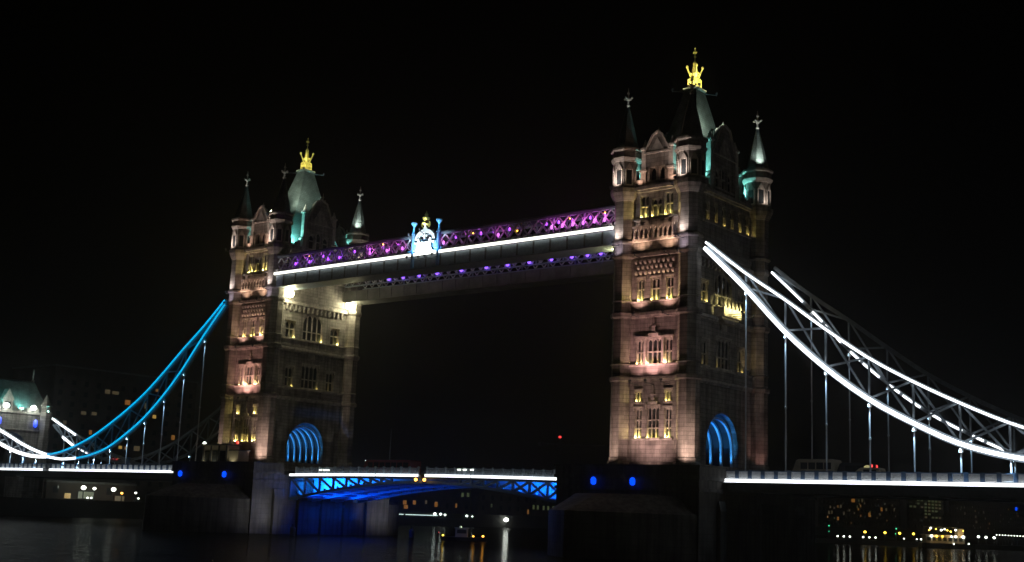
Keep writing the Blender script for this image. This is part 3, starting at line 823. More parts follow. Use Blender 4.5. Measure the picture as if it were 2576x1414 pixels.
# ------------------------------------------------------------------ high-level walkways
def walkway(sy, label):
    r = thing('high_level_walkway', label, 'walkway', (0, sy*8.5, 29.3), 'walkways between the tower tops')
    M = Matrix(); yo, yi = sy*10.2, sy*6.7
    x0, x1 = -36.0, 36.0
    lo, hi = min(yo, yi), max(yo, yi)
    ob('floor_girder', MB().box(x0, x1, lo, lo+0.3, 29.4, 31.2).box(x0, x1, hi-0.3, hi, 29.4, 31.2).box(x0, x1, lo-0.1, hi+0.1, 29.2, 29.4).mesh('floor_girder', IRON if sy < 0 else GIRDERIRON), M, r)
    for k in range(25):
        x = -36+3*k
        ob('girder_rib', MB().box(x-0.12, x+0.12, lo-0.1, lo-0.01, 29.42, 31.15).mesh('girder_rib', GIRDERIRON) if k == 0 and sy < 0 else GRIB, T(0 if (k == 0 and sy < 0) else x, 0 if (k == 0 and sy < 0) else lo, 0), r)
    ob('floor', MB().box(x0, x1, lo+0.3, hi-0.3, 31.0, 31.2).mesh('floor', DARKIRON), M, r)
    rf = MB().prism([(lo-0.15, 34.55), (hi+0.15, 34.55), (hi+0.15, 34.7), ((lo+hi)/2, 35.3), (lo-0.15, 34.7)], 0, 72)
    ob('roof', rf.mesh('roof', DARKIRON), T(36, 0, 0) @ RZ(PI/2) @ Matrix.Scale(-1, 4, (1, 0, 0)) if False else Matrix(((0,-1,0,36),(1,0,0,0),(0,0,1,0),(0,0,0,1))), r)
    for y in (lo+0.15, hi-0.15):
        ob('top_chord', MB().box(x0, x1, y-0.15, y+0.15, 34.25, 34.55).mesh('top_chord', IRON), M, r)
        ob('bottom_chord', MB().box(x0, x1, y-0.15, y+0.15, 31.95, 32.2).mesh('bottom_chord', IRON), M, r)
        for k in range(40):
            x = -36+1.8*k
            ob('lattice_brace', BR_A, T(x, y, 32.2), r); ob('lattice_brace', BR_B, T(x, y, 32.2), r)
        for k in range(14):
            ob('lattice_post', LPOST, T(-36+5.4*k+0.9, y, 32.2), r)
    # bracketed cornice above the light strip
    if sy < 0:
        for k in range(72):
            ob('cornice_bracket', CBR, T(-35.6+k*1.0, lo, 31.9), r)
        for a, b in ((-35.4, -2.95), (-2.45, 2.35), (2.85, 34.9)):
            ob('light_strip', MB().box(a, b, lo-0.34, lo-0.2, 31.3, 31.74).mesh('light_strip', L_WALK), M, r)
        ob('strip_tray', MB().box(x0, x1, lo-0.3, lo, 31.8, 31.86).mesh('strip_tray', DARKIRON), M, r)
        for x in (-2.7, 2.6):
            p = ob('crest_post', MB().lathe([(0.28,29.4),(0.28,34.6),(0.4,34.7),(0.3,34.9),(0.16,35.2),(0.14,35.9),(0.5,36.4),(0.5,36.6),(0.2,36.7)], 8).mesh('crest_post', BLUEIRON), T(x, lo-0.2, 0), r)
    return r
GRIB = MB().box(-0.12, 0.12, -0.1, -0.01, 29.42, 31.15).mesh('girder_rib', GIRDERIRON)
BR_A = MB().bar((0,0,0), (1.8,0,2.05), 0.14, 0.18).mesh('lattice_brace', WHITEIRON)
BR_B = MB().bar((0,0.09,2.05), (1.8,0.09,0), 0.14, 0.18).mesh('lattice_brace', WHITEIRON)
LPOST = MB().box(-0.12, 0.12, -0.12, 0.12, 0, 2.05).mesh('lattice_post', IRON)
CBR = MB().prism([(-0.32,0.0),(-0.12,0.0),(0,0.12),(0.12,0.0),(0.32,0.0),(0.32,0.3),(-0.32,0.3)], -0.32, -0.02).mesh('cornice_bracket', WHITEIRON)
walkN = walkway(-1, 'high walkway with long white light strip, lattice in violet light and a white-lit crest')
walkF = walkway(1, 'high walkway behind the other one, its lattice dotted with dim blue-violet lamps')
def wlamps(par, y, z, xs, me, power, col, r=0.16):
    for x in xs:
        l = ob('lattice_lamp', me, T(x, y, z), par)
        lamp('lamp_light', 'POINT', (x, y, z+0.3), power*1.3, col, l, radius=0.1)
VL = MB().ball((0, 0, 0), 0.17, 8, 5, 1.6).mesh('lattice_lamp', L_VIOLET, True)
VF = MB().ball((0, 0, 0), 0.3, 8, 5, 1.2).mesh('lattice_lamp', glow('blue_violet_lamp', (0.22, 0.08, 1.0), 3.0), True)
ML = MB().ball((0, 0, 0), 0.19, 8, 5, 1.6).mesh('lattice_lamp', L_MAGENTA, True)
OL = MB().ball((0, 0, 0), 0.12, 6, 4).mesh('inside_lamp', L_ORANGE, True)
wlamps(walkN, -10.42, 32.75, (-26.5, -19.3, -22.0, -30.0), VL, 16, (0.4, 0.08, 1.0))
wlamps(walkN, -10.42, 32.8, (-12.2, -8.4, -5.0, 3.7, 14.5, 24.3, 26.2, 28.0, 29.8, 31.7, 33.4), ML, 26, (0.95, 0.15, 0.75))
wlamps(walkN, -9.7, 33.6, (-28, -24, -16.5, -13, -10, -6.5, 5.5, 8, 10.5, 13, 16, 22.8, 25, 27.4, 30.5, 33), VL, 14, (0.85, 0.12, 0.8))
wlamps(walkF, 6.4, 32.55, (-24.5, -21.0, -17.2, -13.0, -7.5, -2.0, 2.5, 7.0, 11.5, 15.5, 18.5, 21.0, 24.5, 27.0, 30.0), VF, 14, (0.25, 0.06, 1.0))
for x, z in ((-27.5, 34.0), (-10.0, 34.1), (9.0, 33.8), (27.0, 33.9), (33.0, 34.0), (17.5, 33.2)):
    ob('inside_lamp', OL, T(x, -9.75, z), walkN)
# crest in the middle of the near walkway
Mc = T(-0.05, -10.55, 0)
cs = MB()
outer = []; inner = []
for t in range(25):                       # ogee canopy
    a = -1 + 2*t/24
    zz = 33.7 + 1.55*(1-abs(a)**2.2)**0.6 + 0.75*max(0, 1-abs(a)/0.28)**1.5
    outer.append((a*2.15, zz)); inner.append((a*1.6, 33.6 + 1.1*(1-abs(a)**2.2)**0.6))
for i in range(24):
    cs.prism([inner[i], inner[i+1], outer[i+1], outer[i]], -0.18, 0.02)
crest = ob('crest', cs.mesh('crest', WHITEIRON), Mc, walkN)
cb_ = MB().prism([(-0.8,33.0),(-0.62,32.4),(0,31.95),(0.62,32.4),(0.8,33.0),(0.72,33.35),(0,33.2),(-0.72,33.35)], -0.25, -0.02)
for s in (-1, 1):                         # supporters either side of the shield
    cb_.prism([(s*0.9,31.9),(s*1.5,31.9),(s*1.55,32.6),(s*1.3,33.2),(s*1.45,33.75),(s*1.15,33.95),(s*0.95,33.4),(s*0.85,32.7)], -0.28, -0.02)
    cb_.prism([(s*1.55,33.0),(s*2.1,33.1),(s*2.1,33.35),(s*1.4,33.3)], -0.22, -0.02)
cb_.prism([(-1.9,31.85),(1.9,31.85),(1.6,32.15),(0.5,32.0),(-0.5,32.0),(-1.6,32.15)], -0.3, -0.05)
ob('shield', cb_.mesh('shield', WHITEIRON), Mc, crest)
ob('sword', MB().prism([(-0.14,33.75),(0.14,33.75),(0.18,34.2),(0.1,34.65),(-0.1,34.65),(-0.18,34.2)], -0.2, -0.04).prism([(-0.5,34.15),(0.5,34.15),(0.5,34.35),(-0.5,34.35)], -0.16, -0.05).mesh('sword', WHITEIRON), Mc, crest)
ob('crest_backing', MB().box(-2.3, 2.3, 0.0, 0.12, 31.9, 33.7).mesh('crest_backing', BLUEIRON), Mc, crest)
gc = MB().lathe([(0.45,35.95),(0.6,36.15),(0.3,36.3),(0.25,36.6),(0.55,36.85),(0.6,37.1),(0.2,37.3),(0.3,37.6),(0.1,37.9),(0.02,38.2)], 8)
for s in (-1, 1):
    for k in range(6):
        a = PI*k/6; b = PI*(k+1)/6
        gc.bar((s*(0.55+0.3*math.sin(a)), 0, 35.6+0.45*(1-math.cos(a))), (s*(0.55+0.3*math.sin(b)), 0, 35.6+0.45*(1-math.cos(b))), 0.14)
ob('gilded_crown', gc.mesh('gilded_crown', GOLD), Mc, crest)
for x in (-1.3, 0, 1.3):
    flood(walkN, (x, -12.0, 31.0), (x*0.9, -10.6, 33.6), 1300, (0.85, 0.98, 1.0), 110, arm=(x, -10.2, 30.6))
flood(walkN, (-0.4, -11.6, 35.4), (0, -10.55, 37.2), 260, (1.0, 0.9, 0.5), 100, arm=(-0.4, -10.4, 34.6))
for x in (-2.7, 2.6):
    flood(walkN, (x, -11.6, 34.8), (x, -10.4, 36.3), 220, (0.1, 0.7, 1.0), 100, arm=(x, -10.4, 34.4))
    flood(walkN, (x, -11.7, 31.2), (x, -10.4, 33.6), 300, (0.05, 0.5, 1.0), 90, arm=(x, -10.3, 30.7))
# big floodlights under the walkway ends
LENS = MB().lathe([(0.1,-0.75),(0.65,-0.5),(0.75,0.1),(0.5,0.4),(0.05,0.44)], 12).mesh('flood_lens', L_FLOOD, True)
CAGE = MB().box(-0.5, 0.5, -0.5, 0.5, 0.45, 0.6).box(-0.07, 0.07, -0.07, 0.07, 0.6, 1.2).mesh('flood_hanger', DARKIRON)
for i, (x, y, z, par) in enumerate(((-34.6, -7.3, 28.6, walkN), (-34.6, 6.9, 28.6, walkF))):
    h = ob('flood_hanger', CAGE, T(x, y, z), par); ob('flood_lens', LENS, T(x, y, z), h)
    lamp('flood_lamp', 'SPOT', (x+0.1, y, z-0.3), 40000, (1.0, 0.94, 0.46), h, (x-1.9, y*0.55, 24.0), 115, 1.0, 0.3)
    lamp('flood_lamp', 'POINT', (x+1.0, y, z-0.3), 200, (1.0, 0.92, 0.5), h, radius=0.3)
for y, par in ((-7.3, walkN), (6.9, walkF)):
    h = ob('flood_hanger', CAGE, T(34.4, y, 28.4), par)
    lamp('flood_lamp', 'POINT', (33.4, y, 28.6), 420, (1.0, 0.90, 0.42), h, radius=0.3)

# ------------------------------------------------------------------ suspension chains
UP = [(49.0,28.1),(54.5,23.7),(59.9,19.9),(65.15,15.95),(70.5,12.2),(75.7,9.25),(80.9,6.7),(86.2,4.4),(91.4,2.7),(96.7,1.4),(101.6,0.75)]
LO = [(48.8,27.4),(54.5,21.8),(59.9,16.0),(65.15,11.3),(70.5,7.4),(75.7,4.55),(80.9,2.2),(86.2,0.8),(91.4,0.1),(96.7,-0.1),(101.6,0.35)]
UP2 = [(102.2,0.75),(107,1.7),(112,3.0),(117,4.6),(122.3,6.2),(127.5,8.1),(132.5,10.0)]
LO2 = [(102.2,0.35),(107,0.45),(112,1.05),(117,2.1),(122.3,3.6),(127.5,5.8),(132.5,8.6)]
def smooth(pts, n=3):
    out = []
    for i in range(len(pts)-1):
        p0 = pts[max(0, i-1)]; p1 = pts[i]; p2 = pts[i+1]; p3 = pts[min(len(pts)-1, i+2)]
        for k in range(n):
            t = k/n
            out.append(tuple(0.5*((2*p1[j]) + (-p0[j]+p2[j])*t + (2*p0[j]-5*p1[j]+4*p2[j]-p3[j])*t*t + (-p0[j]+3*p1[j]-3*p2[j]+p3[j])*t**3) for j in (0, 1)))
    out.append(pts[-1])
    return out
def ribbon(pts, sx, y, w, h, mat, name):
    m = MB(); P = smooth(pts)
    for a, b in zip(P, P[1:]):
        m.bar((sx*a[0], y, a[1]), (sx*b[0], y, b[1]), w, h)
    return m.mesh(name, mat)
HANGCAP = MB().lathe([(0.1,-0.3),(0.28,-0.2),(0.28,0.15),(0.1,0.3)], 8).mesh('hanger_socket', WHITEIRON)
def chain(sx, sy, label, up_l, lo_l, short_l):
    y = sy*9.15; so = y + sy*0.34; si = y - sy*0.34
    r = thing('suspension_chain', label, 'suspension chain', (sx*102, y, 0.4), 'stiffened suspension chains of the side spans')
    M = Matrix()
    for pts, nme in ((UP, 'upper_chord'), (LO, 'lower_chord'), (UP2, 'upper_chord'), (LO2, 'lower_chord')):
        lit_ = nme[:5] == 'lower' and up_l and up_l[0] is L_WHITE
        ob(nme, ribbon(pts, sx, y, 0.5, 0.85 if lit_ else 0.5, IRON if lit_ else CHORDIRON, nme), M, r)
    ob('pin_joint', MB().box(-0.7, 0.7, -0.4, 0.4, -0.5, 0.6).lathe([(0.5,0.6),(0.5,0.8),(0.1,0.9)], 8).mesh('pin_joint', BLUEIRON), T(sx*101.9, y, 0.45), r)
    # light strips: (mesh height, material, side y)
    so = y + sy*0.72; si = y - sy*0.6
    face = so if sy < 0 else si
    for (pts, spec) in ((UP, up_l), (LO, lo_l)):
        if spec:
            if len(spec) > 2:
                P = smooth(pts, 12)
                for i in range(len(P)-1):
                    if i < 10 or (i % 12) in (1, 2, 3, 5, 6, 7, 8, 9):
                        if i >= 10 and (i % 12) not in (1, 5): continue
                        j = 10 if i < 10 else i+(3 if i % 12 == 1 else 5)
                        if 0 < i < 10: continue
                        seg = P[i:min(j, len(P)-1)+1]
                        m_ = MB()
                        for a_, b_ in zip(seg, seg[1:]): m_.bar((sx*a_[0], face, a_[1]), (sx*b_[0], face, b_[1]), 0.14, spec[1])
                        ob('light_strip', m_.mesh('light_strip', spec[0]), M, r)
            else:
                ob('light_strip', ribbon(pts, sx, face, 0.14, spec[1], spec[0], 'light_strip'), M, r)
    if short_l:
        ob('light_strip', ribbon(UP2, sx, face, 0.14, short_l[1], short_l[0], 'light_strip'), M, r)
        ob('light_strip', ribbon(LO2, sx, face, 0.14, short_l[1]*1.3, short_l[0], 'light_strip'), M, r)
    BRK = MB().box(-0.05, 0.05, min(0, face-y), max(0, face-y), -0.04, 0.04).mesh('strip_bracket', DARKIRON)
    for pts, spec in ((UP, up_l), (LO, lo_l)):
        if spec:
            for x_, z_ in pts: ob('strip_bracket', BRK, T(sx*x_, y, z_), r)
    for U, L in ((UP, LO), (UP2, LO2)):
        for i in range(1, len(U)-1):
            ob('web_post', MB().bar((sx*U[i][0],y,U[i][1]), (sx*L[i][0],y,L[i][1]), 0.2, 0.26).mesh('web_post', IRON), M, r)
        for i in range(0, len(U)-1):
            if U[i][1]-L[i][1] > 0.6 or U[i+1][1]-L[i+1][1] > 0.6:
                ob('web_brace', MB().bar((sx*U[i][0],y+0.1,U[i][1]), (sx*L[i+1][0],y+0.1,L[i+1][1]), 0.16, 0.24).mesh('web_brace', IRON), M, r)
                ob('web_brace', MB().bar((sx*L[i][0],y-0.1,L[i][1]), (sx*U[i+1][0],y-0.1,U[i+1][1]), 0.16, 0.24).mesh('web_brace', IRON), M, r)
    for L in (LO, LO2):
        for i in range(1, len(L)-1):
            x, z = L[i]
            if z > -0.2:
                h = ob('hanger', MB().bar((sx*x,y,-1.9), (sx*x,y,z), 0.2, 0.2, 8).mesh('hanger', WHITEIRON), M, r)
                if z > 1.2: ob('hanger_socket', HANGCAP, T(sx*x, y, z-0.75), h)
                if z > 5: ob('hanger_coupling', HANGCAP, T(sx*x, y, -1+(z+1)*0.45) @ Matrix.Scale(0.6, 4), h)
                lamp('hanger_lamp', 'SPOT', (sx*x, y+(-0.5 if sy < 0 else -0.5), z-0.1), (2600 if sy < 0 else 700), (0.45, 0.75, 1.0), h, (sx*x, y, -1.5), 40, 0.8, 0.05)
    return r
chain(1, -1, 'side-span chain blazing with broad white light strips, hung from the tower with the yellow-lit balcony', (L_WHITE, 0.26), (L_WHITE, 0.46), (L_WHITE, 0.4))
chain(1, 1, 'side-span chain behind the broad white one, with thin white dashes along its lower chord', None, (L_WHITE, 0.26, 'dashed'), (L_WHITE, 0.3))
chain(-1, -1, 'side-span chain outlined by two thin blue light strips, white past its low joint', (L_CYAN, 0.28), (L_CYAN, 0.28), (L_WHITE, 0.5))
chain(-1, 1, 'unlit side-span chain behind the blue-lit one, lit white near the small gatehouse', None, None, None)
# white glow lengths of the left chain next to its low joint
chL = [o for o in bpy.data.objects if o.name.startswith('suspension_chain') and o['label'].startswith('side-span chain outlined')][0]
ob('light_strip', ribbon([p for p in LO if p[0] > 90], -1, -9.9, 0.12, 0.45, L_WHITE, 'light_strip'), Matrix(), chL)

chF = [o for o in bpy.data.objects if o.name.startswith('suspension_chain') and o['label'].startswith('unlit side-span')][0]
for pts_, h_ in ((UP2[4:], 0.4), (LO2[4:6], 0.5), (LO2[3:5], 0.2)):
    ob('light_strip', ribbon(pts_, -1, 8.6, 0.14, h_, L_WHITE, 'light_strip'), Matrix(), chF)
# ------------------------------------------------------------------ side-span decks
pn = MB().box(-0.62, 0.62, -0.06, 0.06, 0.0, 0.1).box(-0.62, 0.62, -0.06, 0.06, 0.74, 0.84).box(-0.62, -0.54, -0.06, 0.06, 0.1, 0.74).box(0.54, 0.62, -0.06, 0.06, 0.1, 0.74)
for cx_ in (-0.27, 0.27):
    for k in range(8):
        a = 2*PI*k/8; b = 2*PI*(k+1)/8
        pn.bar((cx_+0.22*math.cos(a), 0, 0.42+0.26*math.sin(a)), (cx_+0.22*math.cos(b), 0, 0.42+0.26*math.sin(b)), 0.07, 0.07)
    pn.bar((cx_-0.2, 0, 0.42), (cx_+0.2, 0, 0.42), 0.06, 0.06); pn.bar((cx_, 0, 0.15), (cx_, 0, 0.7), 0.06, 0.06)
pn.box(-0.54, 0.54, 0.10, 0.14, 0.05, 0.8)
PANEL = pn.mesh('parapet_panel', WHITEIRON)
PPOST = MB().box(-0.25, 0.25, -0.16, 0.14, -0.05, 1.0).mesh('parapet_post', NAVY_SHADED_IRON)
CAPR = MB().box(-0.87, 0.87, -0.14, 0.12, 0.84, 0.95).mesh('parapet_cap', NAVY_SHADED_IRON)
def deck(sx, label, gaps):
    r = thing('bridge_deck', label, 'bridge deck', (sx*52, 0, -3.2), 'side-span decks hung from the chains')
    a, b = 51.85, 134.4
    X0, X1 = min(sx*a, sx*b), max(sx*a, sx*b)
    ob('deck_slab', MB().box(X0, X1, -9.0, 9.0, -2.75, -2.1).mesh('deck_slab', DARKIRON), Matrix(), r)
    ob('edge_girder', MB().box(X0, X1, -9.0, -8.6, -3.6, -2.76).box(X0, X1, 8.6, 9.0, -3.6, -2.76).mesh('edge_girder', DARKIRON), Matrix(), r)
    ob('roadway', MB().box(X0, X1, -5.4, 5.4, -2.09, -1.82).mesh('roadway', ASPHALT), Matrix(), r)
    ob('footway', MB().box(X0, X1, -8.9, -5.41, -2.09, -1.7).mesh('footway', ASPHALT), Matrix(), r)
    ob('footway', MB().box(X0, X1, 5.41, 8.9, -2.09, -1.7).mesh('footway', ASPHALT), Matrix(), r)
    for i in range(16):
        x = sx*(54.5+5.25*i)
        ob('cross_girder', CROSSG, T(x, 0, 0), r)
    for sy in (-1, 1):
        for k in range(47):
            x = sx*(52.6+1.75*k)
            M = T(x, sy*9.3, -1.92) @ (Matrix() if sy < 0 else RZ(PI))
            ob('parapet_panel', PANEL, M, r)
            ob('parapet_cap', CAPR, M, r)
            ob('parapet_post', PPOST, T(x+sx*0.875, sy*9.3, -1.92) @ (Matrix() if sy < 0 else RZ(PI)), r)
    for p, q in gaps:
        ob('light_strip', MB().box(min(sx*p, sx*q), max(sx*p, sx*q), -9.85, -9.68, -2.42, -2.02).mesh('light_strip', L_WHITE), Matrix(), r)
    ob('strip_tray', MB().box(X0, X1, -9.9, -9.0, -2.55, -2.44).mesh('strip_tray', DARKIRON), Matrix(), r)
    return r
CROSSG = MB().box(-0.2, 0.2, -8.6, 8.6, -3.5, -2.76).mesh('cross_girder', DARKIRON)
deckR = deck(1, 'side-span deck under the white chain, with carved parapet panels above a white light strip', [(51.9, 133)])
deckL = deck(-1, 'side-span deck under the blue-lit chain, with white light strip broken at the low joint', [(51.9, 100.6), (103.2, 133)])

# ------------------------------------------------------------------ abutment gatehouse (left) and its twin on the near bank
def gatehouse(sx, label):
    X0 = sx*134.5; r = thing('abutment_gatehouse', label, 'gatehouse', (sx*138.5, 0, -8.0), 'gatehouses at the bridge ends')
    B = T(X0, 0, 0) @ RZ(-PI/2 if sx > 0 else PI/2)                     # local -Y faces the river
    w = MB()
    w.box(-8.2, -4.4, 0, 8, -8, 10.6); w.box(4.4, 8.2, 0, 8, -8, 10.6); w.box(-4.4, 4.4, 0, 8, 6.9, 10.6)
    n = 14
    for i in range(n):
        a = -4.4+8.8*i/n; b = -4.4+8.8*(i+1)/n
        za = 1.8+4.6*max(0, 1-(a/4.4)**2)**0.5; zb_ = 1.8+4.6*max(0, 1-(b/4.4)**2)**0.5
        w.prism([(a,za),(b,zb_),(b,6.9),(a,6.9)], 0.001, 7.999)
    ob('gatehouse_wall', w.mesh('gatehouse_wall', STONE), B, r)
    ob('cornice', MB().box(-8.5, 8.5, -0.4, 8.4, 10.6, 11.1).box(-8.3, 8.3, -0.2, 0, 6.9, 7.2).mesh('cornice', TRIM), B, r)
    for k in range(9):
        if abs(k-4) > 0: ob('merlon', MB().box(-0.55, 0.55, -0.3, 0.0, 0, 0.9).mesh('merlon', TRIM) if k == 0 else bpy.data.meshes['merlon'], B @ T(-7.4+1.85*k, -0.05, 11.1), r)
    rf = ob('roof', MB().loft([(8.3,4.0,11.1),(8.4,4.1,12.0),(7.0,2.2,15.8),(6.4,0.9,18.0),(6.4,0.5,18.2)], 0, 4.0).mesh('roof', SLATE), B, r)
    ob('ridge', MB().box(-6.5, 6.5, 3.85, 4.15, 18.15, 18.45).mesh('ridge', TRIM), B, rf)
    for s in (-1, 1):
        ob('finial', MB().lathe([(0.3,17.6),(0.35,18.6),(0.14,19.0),(0.14,20.4),(0.05,21.2)], 8).mesh('finial', TRIM), B @ T(s*6.3, 4.0, 0), rf)
        t = ob('turret', MB().lathe([(1.3,-8),(1.3,9.4),(1.6,10.2),(1.6,11.3),(1.3,11.5),(1.3,12.6),(1.5,12.8),(1.0,13.4),(0.1,15.4)], 8, ph=PI/8).mesh('turret', STONE), B @ T(s*8.1, 0.3, 0), r)
    d = MB().box(-1.2, 1.2, -0.2, 2.5, 11.1, 13.4).prism([(-1.5,13.4),(1.5,13.4),(0,15.9)], -0.3, 2.9)
    dm = ob('dormer', d.mesh('dormer', TRIM), B @ T(-1.5, 0, 0), r)
    ob('dormer_window', MB().box(-0.7, 0.7, -0.26, -0.21, 11.5, 13.0).mesh('dormer_window', GLASSM), B @ T(-1.5, 0, 0), dm)
    return r, B
gateL, GB = gatehouse(-1, 'small stone gatehouse with steep hipped roof and two glaring lamps')
gateR, GB2 = gatehouse(1, 'dark stone gatehouse at the deck end beside the white chain')
GLAMP = MB().lathe([(0.1,-0.5),(0.62,-0.3),(0.68,0.2),(0.3,0.55),(0.05,0.6)], 8).mesh('gate_lamp', L_COOL, True)
for y in (-2.3, 4.2):
    l = ob('gate_lamp', GLAMP, T(-133.3, y, 12.0), gateL)
    lamp('gate_lamp_light', 'POINT', (-132.6, y, 11.9), 500, (0.9, 1.0, 0.85), l, radius=0.4)
flood(gateL, (-133.6, 8.2, 11.5), (-137, 6.0, 15.5), 2600, CYAN, 90)
flood(gateL, (-133.2, 1.6, 11.5), (-136.6, 2.4, 15.5), 1300, CYAN, 110)
flood(gateL, (-133.2, -5.2, 11.5), (-136.6, -4.4, 15.5), 1300, CYAN, 110)
GBL = MB().lathe([(0.1,-0.9),(0.42,-0.6),(0.42,0.6),(0.1,0.9)], 8).mesh('blue_lamp', L_BLUE, True)
for y in (-3.2, 5.5): ob('blue_lamp', GBL, T(-134.0, y, 8.6), gateL)
flood(gateL, (-135.5, 4.2, -0.8), (-136.5, 3.6, 5.0), 220, (0.15, 0.4, 1.0), 100)

# ------------------------------------------------------------------ pier cabin, traffic and mast
cab = thing('control_cabin', 'low cream control cabin with lit panels on the pier near the blue-lit chain', 'cabin', (-42.0, -13.0, DECK))
Mk = T(-42.0, -13.0, DECK)
ob('cabin_wall', MB().box(-4.0, 2.7, -1.2, 1.2, 0, 3.9).box(2.95, 5.3, -1.0, 1.2, 0, 3.0).mesh('cabin_wall', CREAM), Mk, cab)
ob('cabin_roof', MB().box(-4.2, 2.9, -1.4, 1.4, 3.9, 4.15).box(2.91, 5.5, -1.2, 1.3, 3.0, 3.2).mesh('cabin_roof', DARKIRON), Mk, cab)
for k in range(4):
    ob('cabin_pilaster', MB().box(-0.14, 0.14, -1.32, -1.2, 0, 3.85).mesh('cabin_pilaster', DARKIRON), Mk @ T(-3.7+2.05*k, 0, 0), cab)
    if k < 3: ob('cabin_window', MB().box(-0.7, 0.7, -1.26, -1.2, 1.2, 3.0).mesh('cabin_window', GLASSM), Mk @ T(-2.68+2.05*k, 0, 0), cab)
for dx, pw in ((-3.4, 60), (-0.6, 70), (4.0, 55)):
    flood(cab, (-42+dx, -14.9, DECK+0.55), (-42+dx, -14.0, DECK+2.6), pw, (1.0, 0.88, 0.55), 100)
ob('cabin_lamp', MB().ball((0, 0, 0), 0.3, 8, 5).mesh('cabin_lamp', L_PALE, True), T(-46.6, -13.5, 2.5), cab)
ob('warning_lamp', MB().ball((0, 0, 0), 0.26, 8, 5).mesh('warning_lamp', L_RED, True), T(-38.9, -12.6, 2.65), cab)
for x in (-50.5, -49.4, -48.3):
    pass
mast = thing('flag_mast', 'thin unlit tapering mast with stout base on the drawbridge', 'mast', (-23.4, 8.0, -2.1))
ob('mast_pole', MB().lathe([(0.16,1.8),(0.10,5.0),(0.05,8.4)], 8).mesh('mast_pole', IRON), T(-23.4, 8.0, -2.1), mast)
ob('mast_base', MB().lathe([(0.6,0),(0.6,0.5),(0.42,0.7),(0.36,1.9),(0.16,2.2)], 8).mesh('mast_base', IRON), T(-23.4, 8.0, -2.1), mast)

WHEEL = MB().lathe([(0.2,-0.13),(0.42,-0.13),(0.46,-0.06),(0.46,0.06),(0.42,0.13),(0.2,0.13)], 14)
WHEEL = MB().add([(v[0], v[2], v[1]) for v in WHEEL.v], WHEEL.f).mesh('wheel', RUBBER)
HUB = MB().lathe([(0.05,-0.14),(0.19,-0.14),(0.2,0.14),(0.05,0.14)], 10)
HUB = MB().add([(v[0], v[2], v[1]) for v in HUB.v], HUB.f).mesh('hub', IRON)
def vehicle(name, label, cat, loc, L, W, H, mat, nose=0.25, nosew=0.12, windows=5, rot=0.0):
    r = thing(name, label, cat, loc)
    M = T(*loc) @ RZ(rot)
    WM[r.name] = M.copy(); r.matrix_local = M
    h0 = 0.35
    prof = [(-L/2, h0), (L/2, h0), (L/2, H*0.45), (L/2-L*nosew*0.3, H*0.52), (L/2-L*nosew, H-0.15), (L/2-L*nosew-0.3, H), (-L/2+0.2, H), (-L/2, H-0.25)]
    ob('body', MB().prism(prof, -W/2, W/2).mesh('body', mat), M, r)
    ob('windscreen', MB().prism([(L/2-L*nosew*0.3+0.02, H*0.54), (L/2-L*nosew+0.02, H-0.2), (L/2-L*nosew-0.05, H-0.2), (L/2-L*nosew*0.3-0.06, H*0.54)], -W/2+0.12, W/2-0.12).mesh('windscreen', GLASSM), M, r)
    span = L*(1-nosew)-0.9
    for k in range(windows):
        for s in (-1, 1):
            x = -L/2+0.4+span*(k+0.5)/windows; ww = span/windows*0.42
            ob('side_window', MB().box(x-ww, x+ww, min(s*(W/2-0.02), s*(W/2+0.015)), max(s*(W/2-0.02), s*(W/2+0.015)), H*0.55, H*0.85).mesh('side_window', GLASSM), M, r)
    for x in (-L/2+L*0.2, L/2-L*0.2):
        for s in (-1, 1):
            w = ob('wheel', WHEEL, M @ T(x, s*(W/2-0.1), 0.46), r); ob('hub', HUB, M @ T(x, s*(W/2-0.1), 0.46), w)
    return r, M
v1, m1 = vehicle('minibus', 'cream minibus behind the white-lit parapet', 'minibus', (59.0, 1.0, DECK), 5.9, 2.1, 2.75, PAINT_CREAM, windows=4, rot=PI)
ob('roof_edge', MB().box(-2.4, 0.2, -1.08, -1.0, 2.72, 2.8).mesh('roof_edge', WHITEIRON), m1, v1)
v2, m2 = vehicle('delivery_van', 'dark van with two red tail lights ahead of the cream minibus', 'van', (64.5, 0.6, DECK), 4.6, 2.0, 2.3, PAINT_DARK, windows=1, rot=PI)
TL = MB().box(-0.06, 0.06, -0.14, 0.14, -0.16, 0.16).mesh('tail_light', L_RED)
for y in (-0.75, 0.75):
    ob('tail_light', TL, m2 @ T(-2.32, y, 1.95), v2)
v2['label'] = 'dark van with two red lights beside the cream minibus'
v3, m3 = vehicle('small_car', 'small pale car with yellowish light behind the carved parapet', 'car', (67.6, -3.2, DECK), 3.8, 1.7, 1.55, PAINT_CREAM, nosew=0.3, windows=2, rot=PI)
ob('roof_light', MB().lathe([(0.5,0),(0.45,0.2),(0.2,0.32)], 8).mesh('roof_light', glow('taxi_light', (0.9, 0.8, 0.3), 0.35)), m3 @ T(0, 0, 1.55), v3)
v4, m4 = vehicle('coach', 'dark red coach with two white marker lights crossing the drawbridge', 'coach', (-16.5, 1.5, -2.15), 11.0, 2.5, 2.75, PAINT_RED, nosew=0.06, windows=7, rot=PI)
MKL = MB().box(-0.05, 0.05, -0.16, 0.16, -0.14, 0.14).mesh('marker_light', L_COOL)
for y in (-0.7, 0.7): ob('marker_light', MKL, m4 @ T(5.2, y, 2.55), v4)

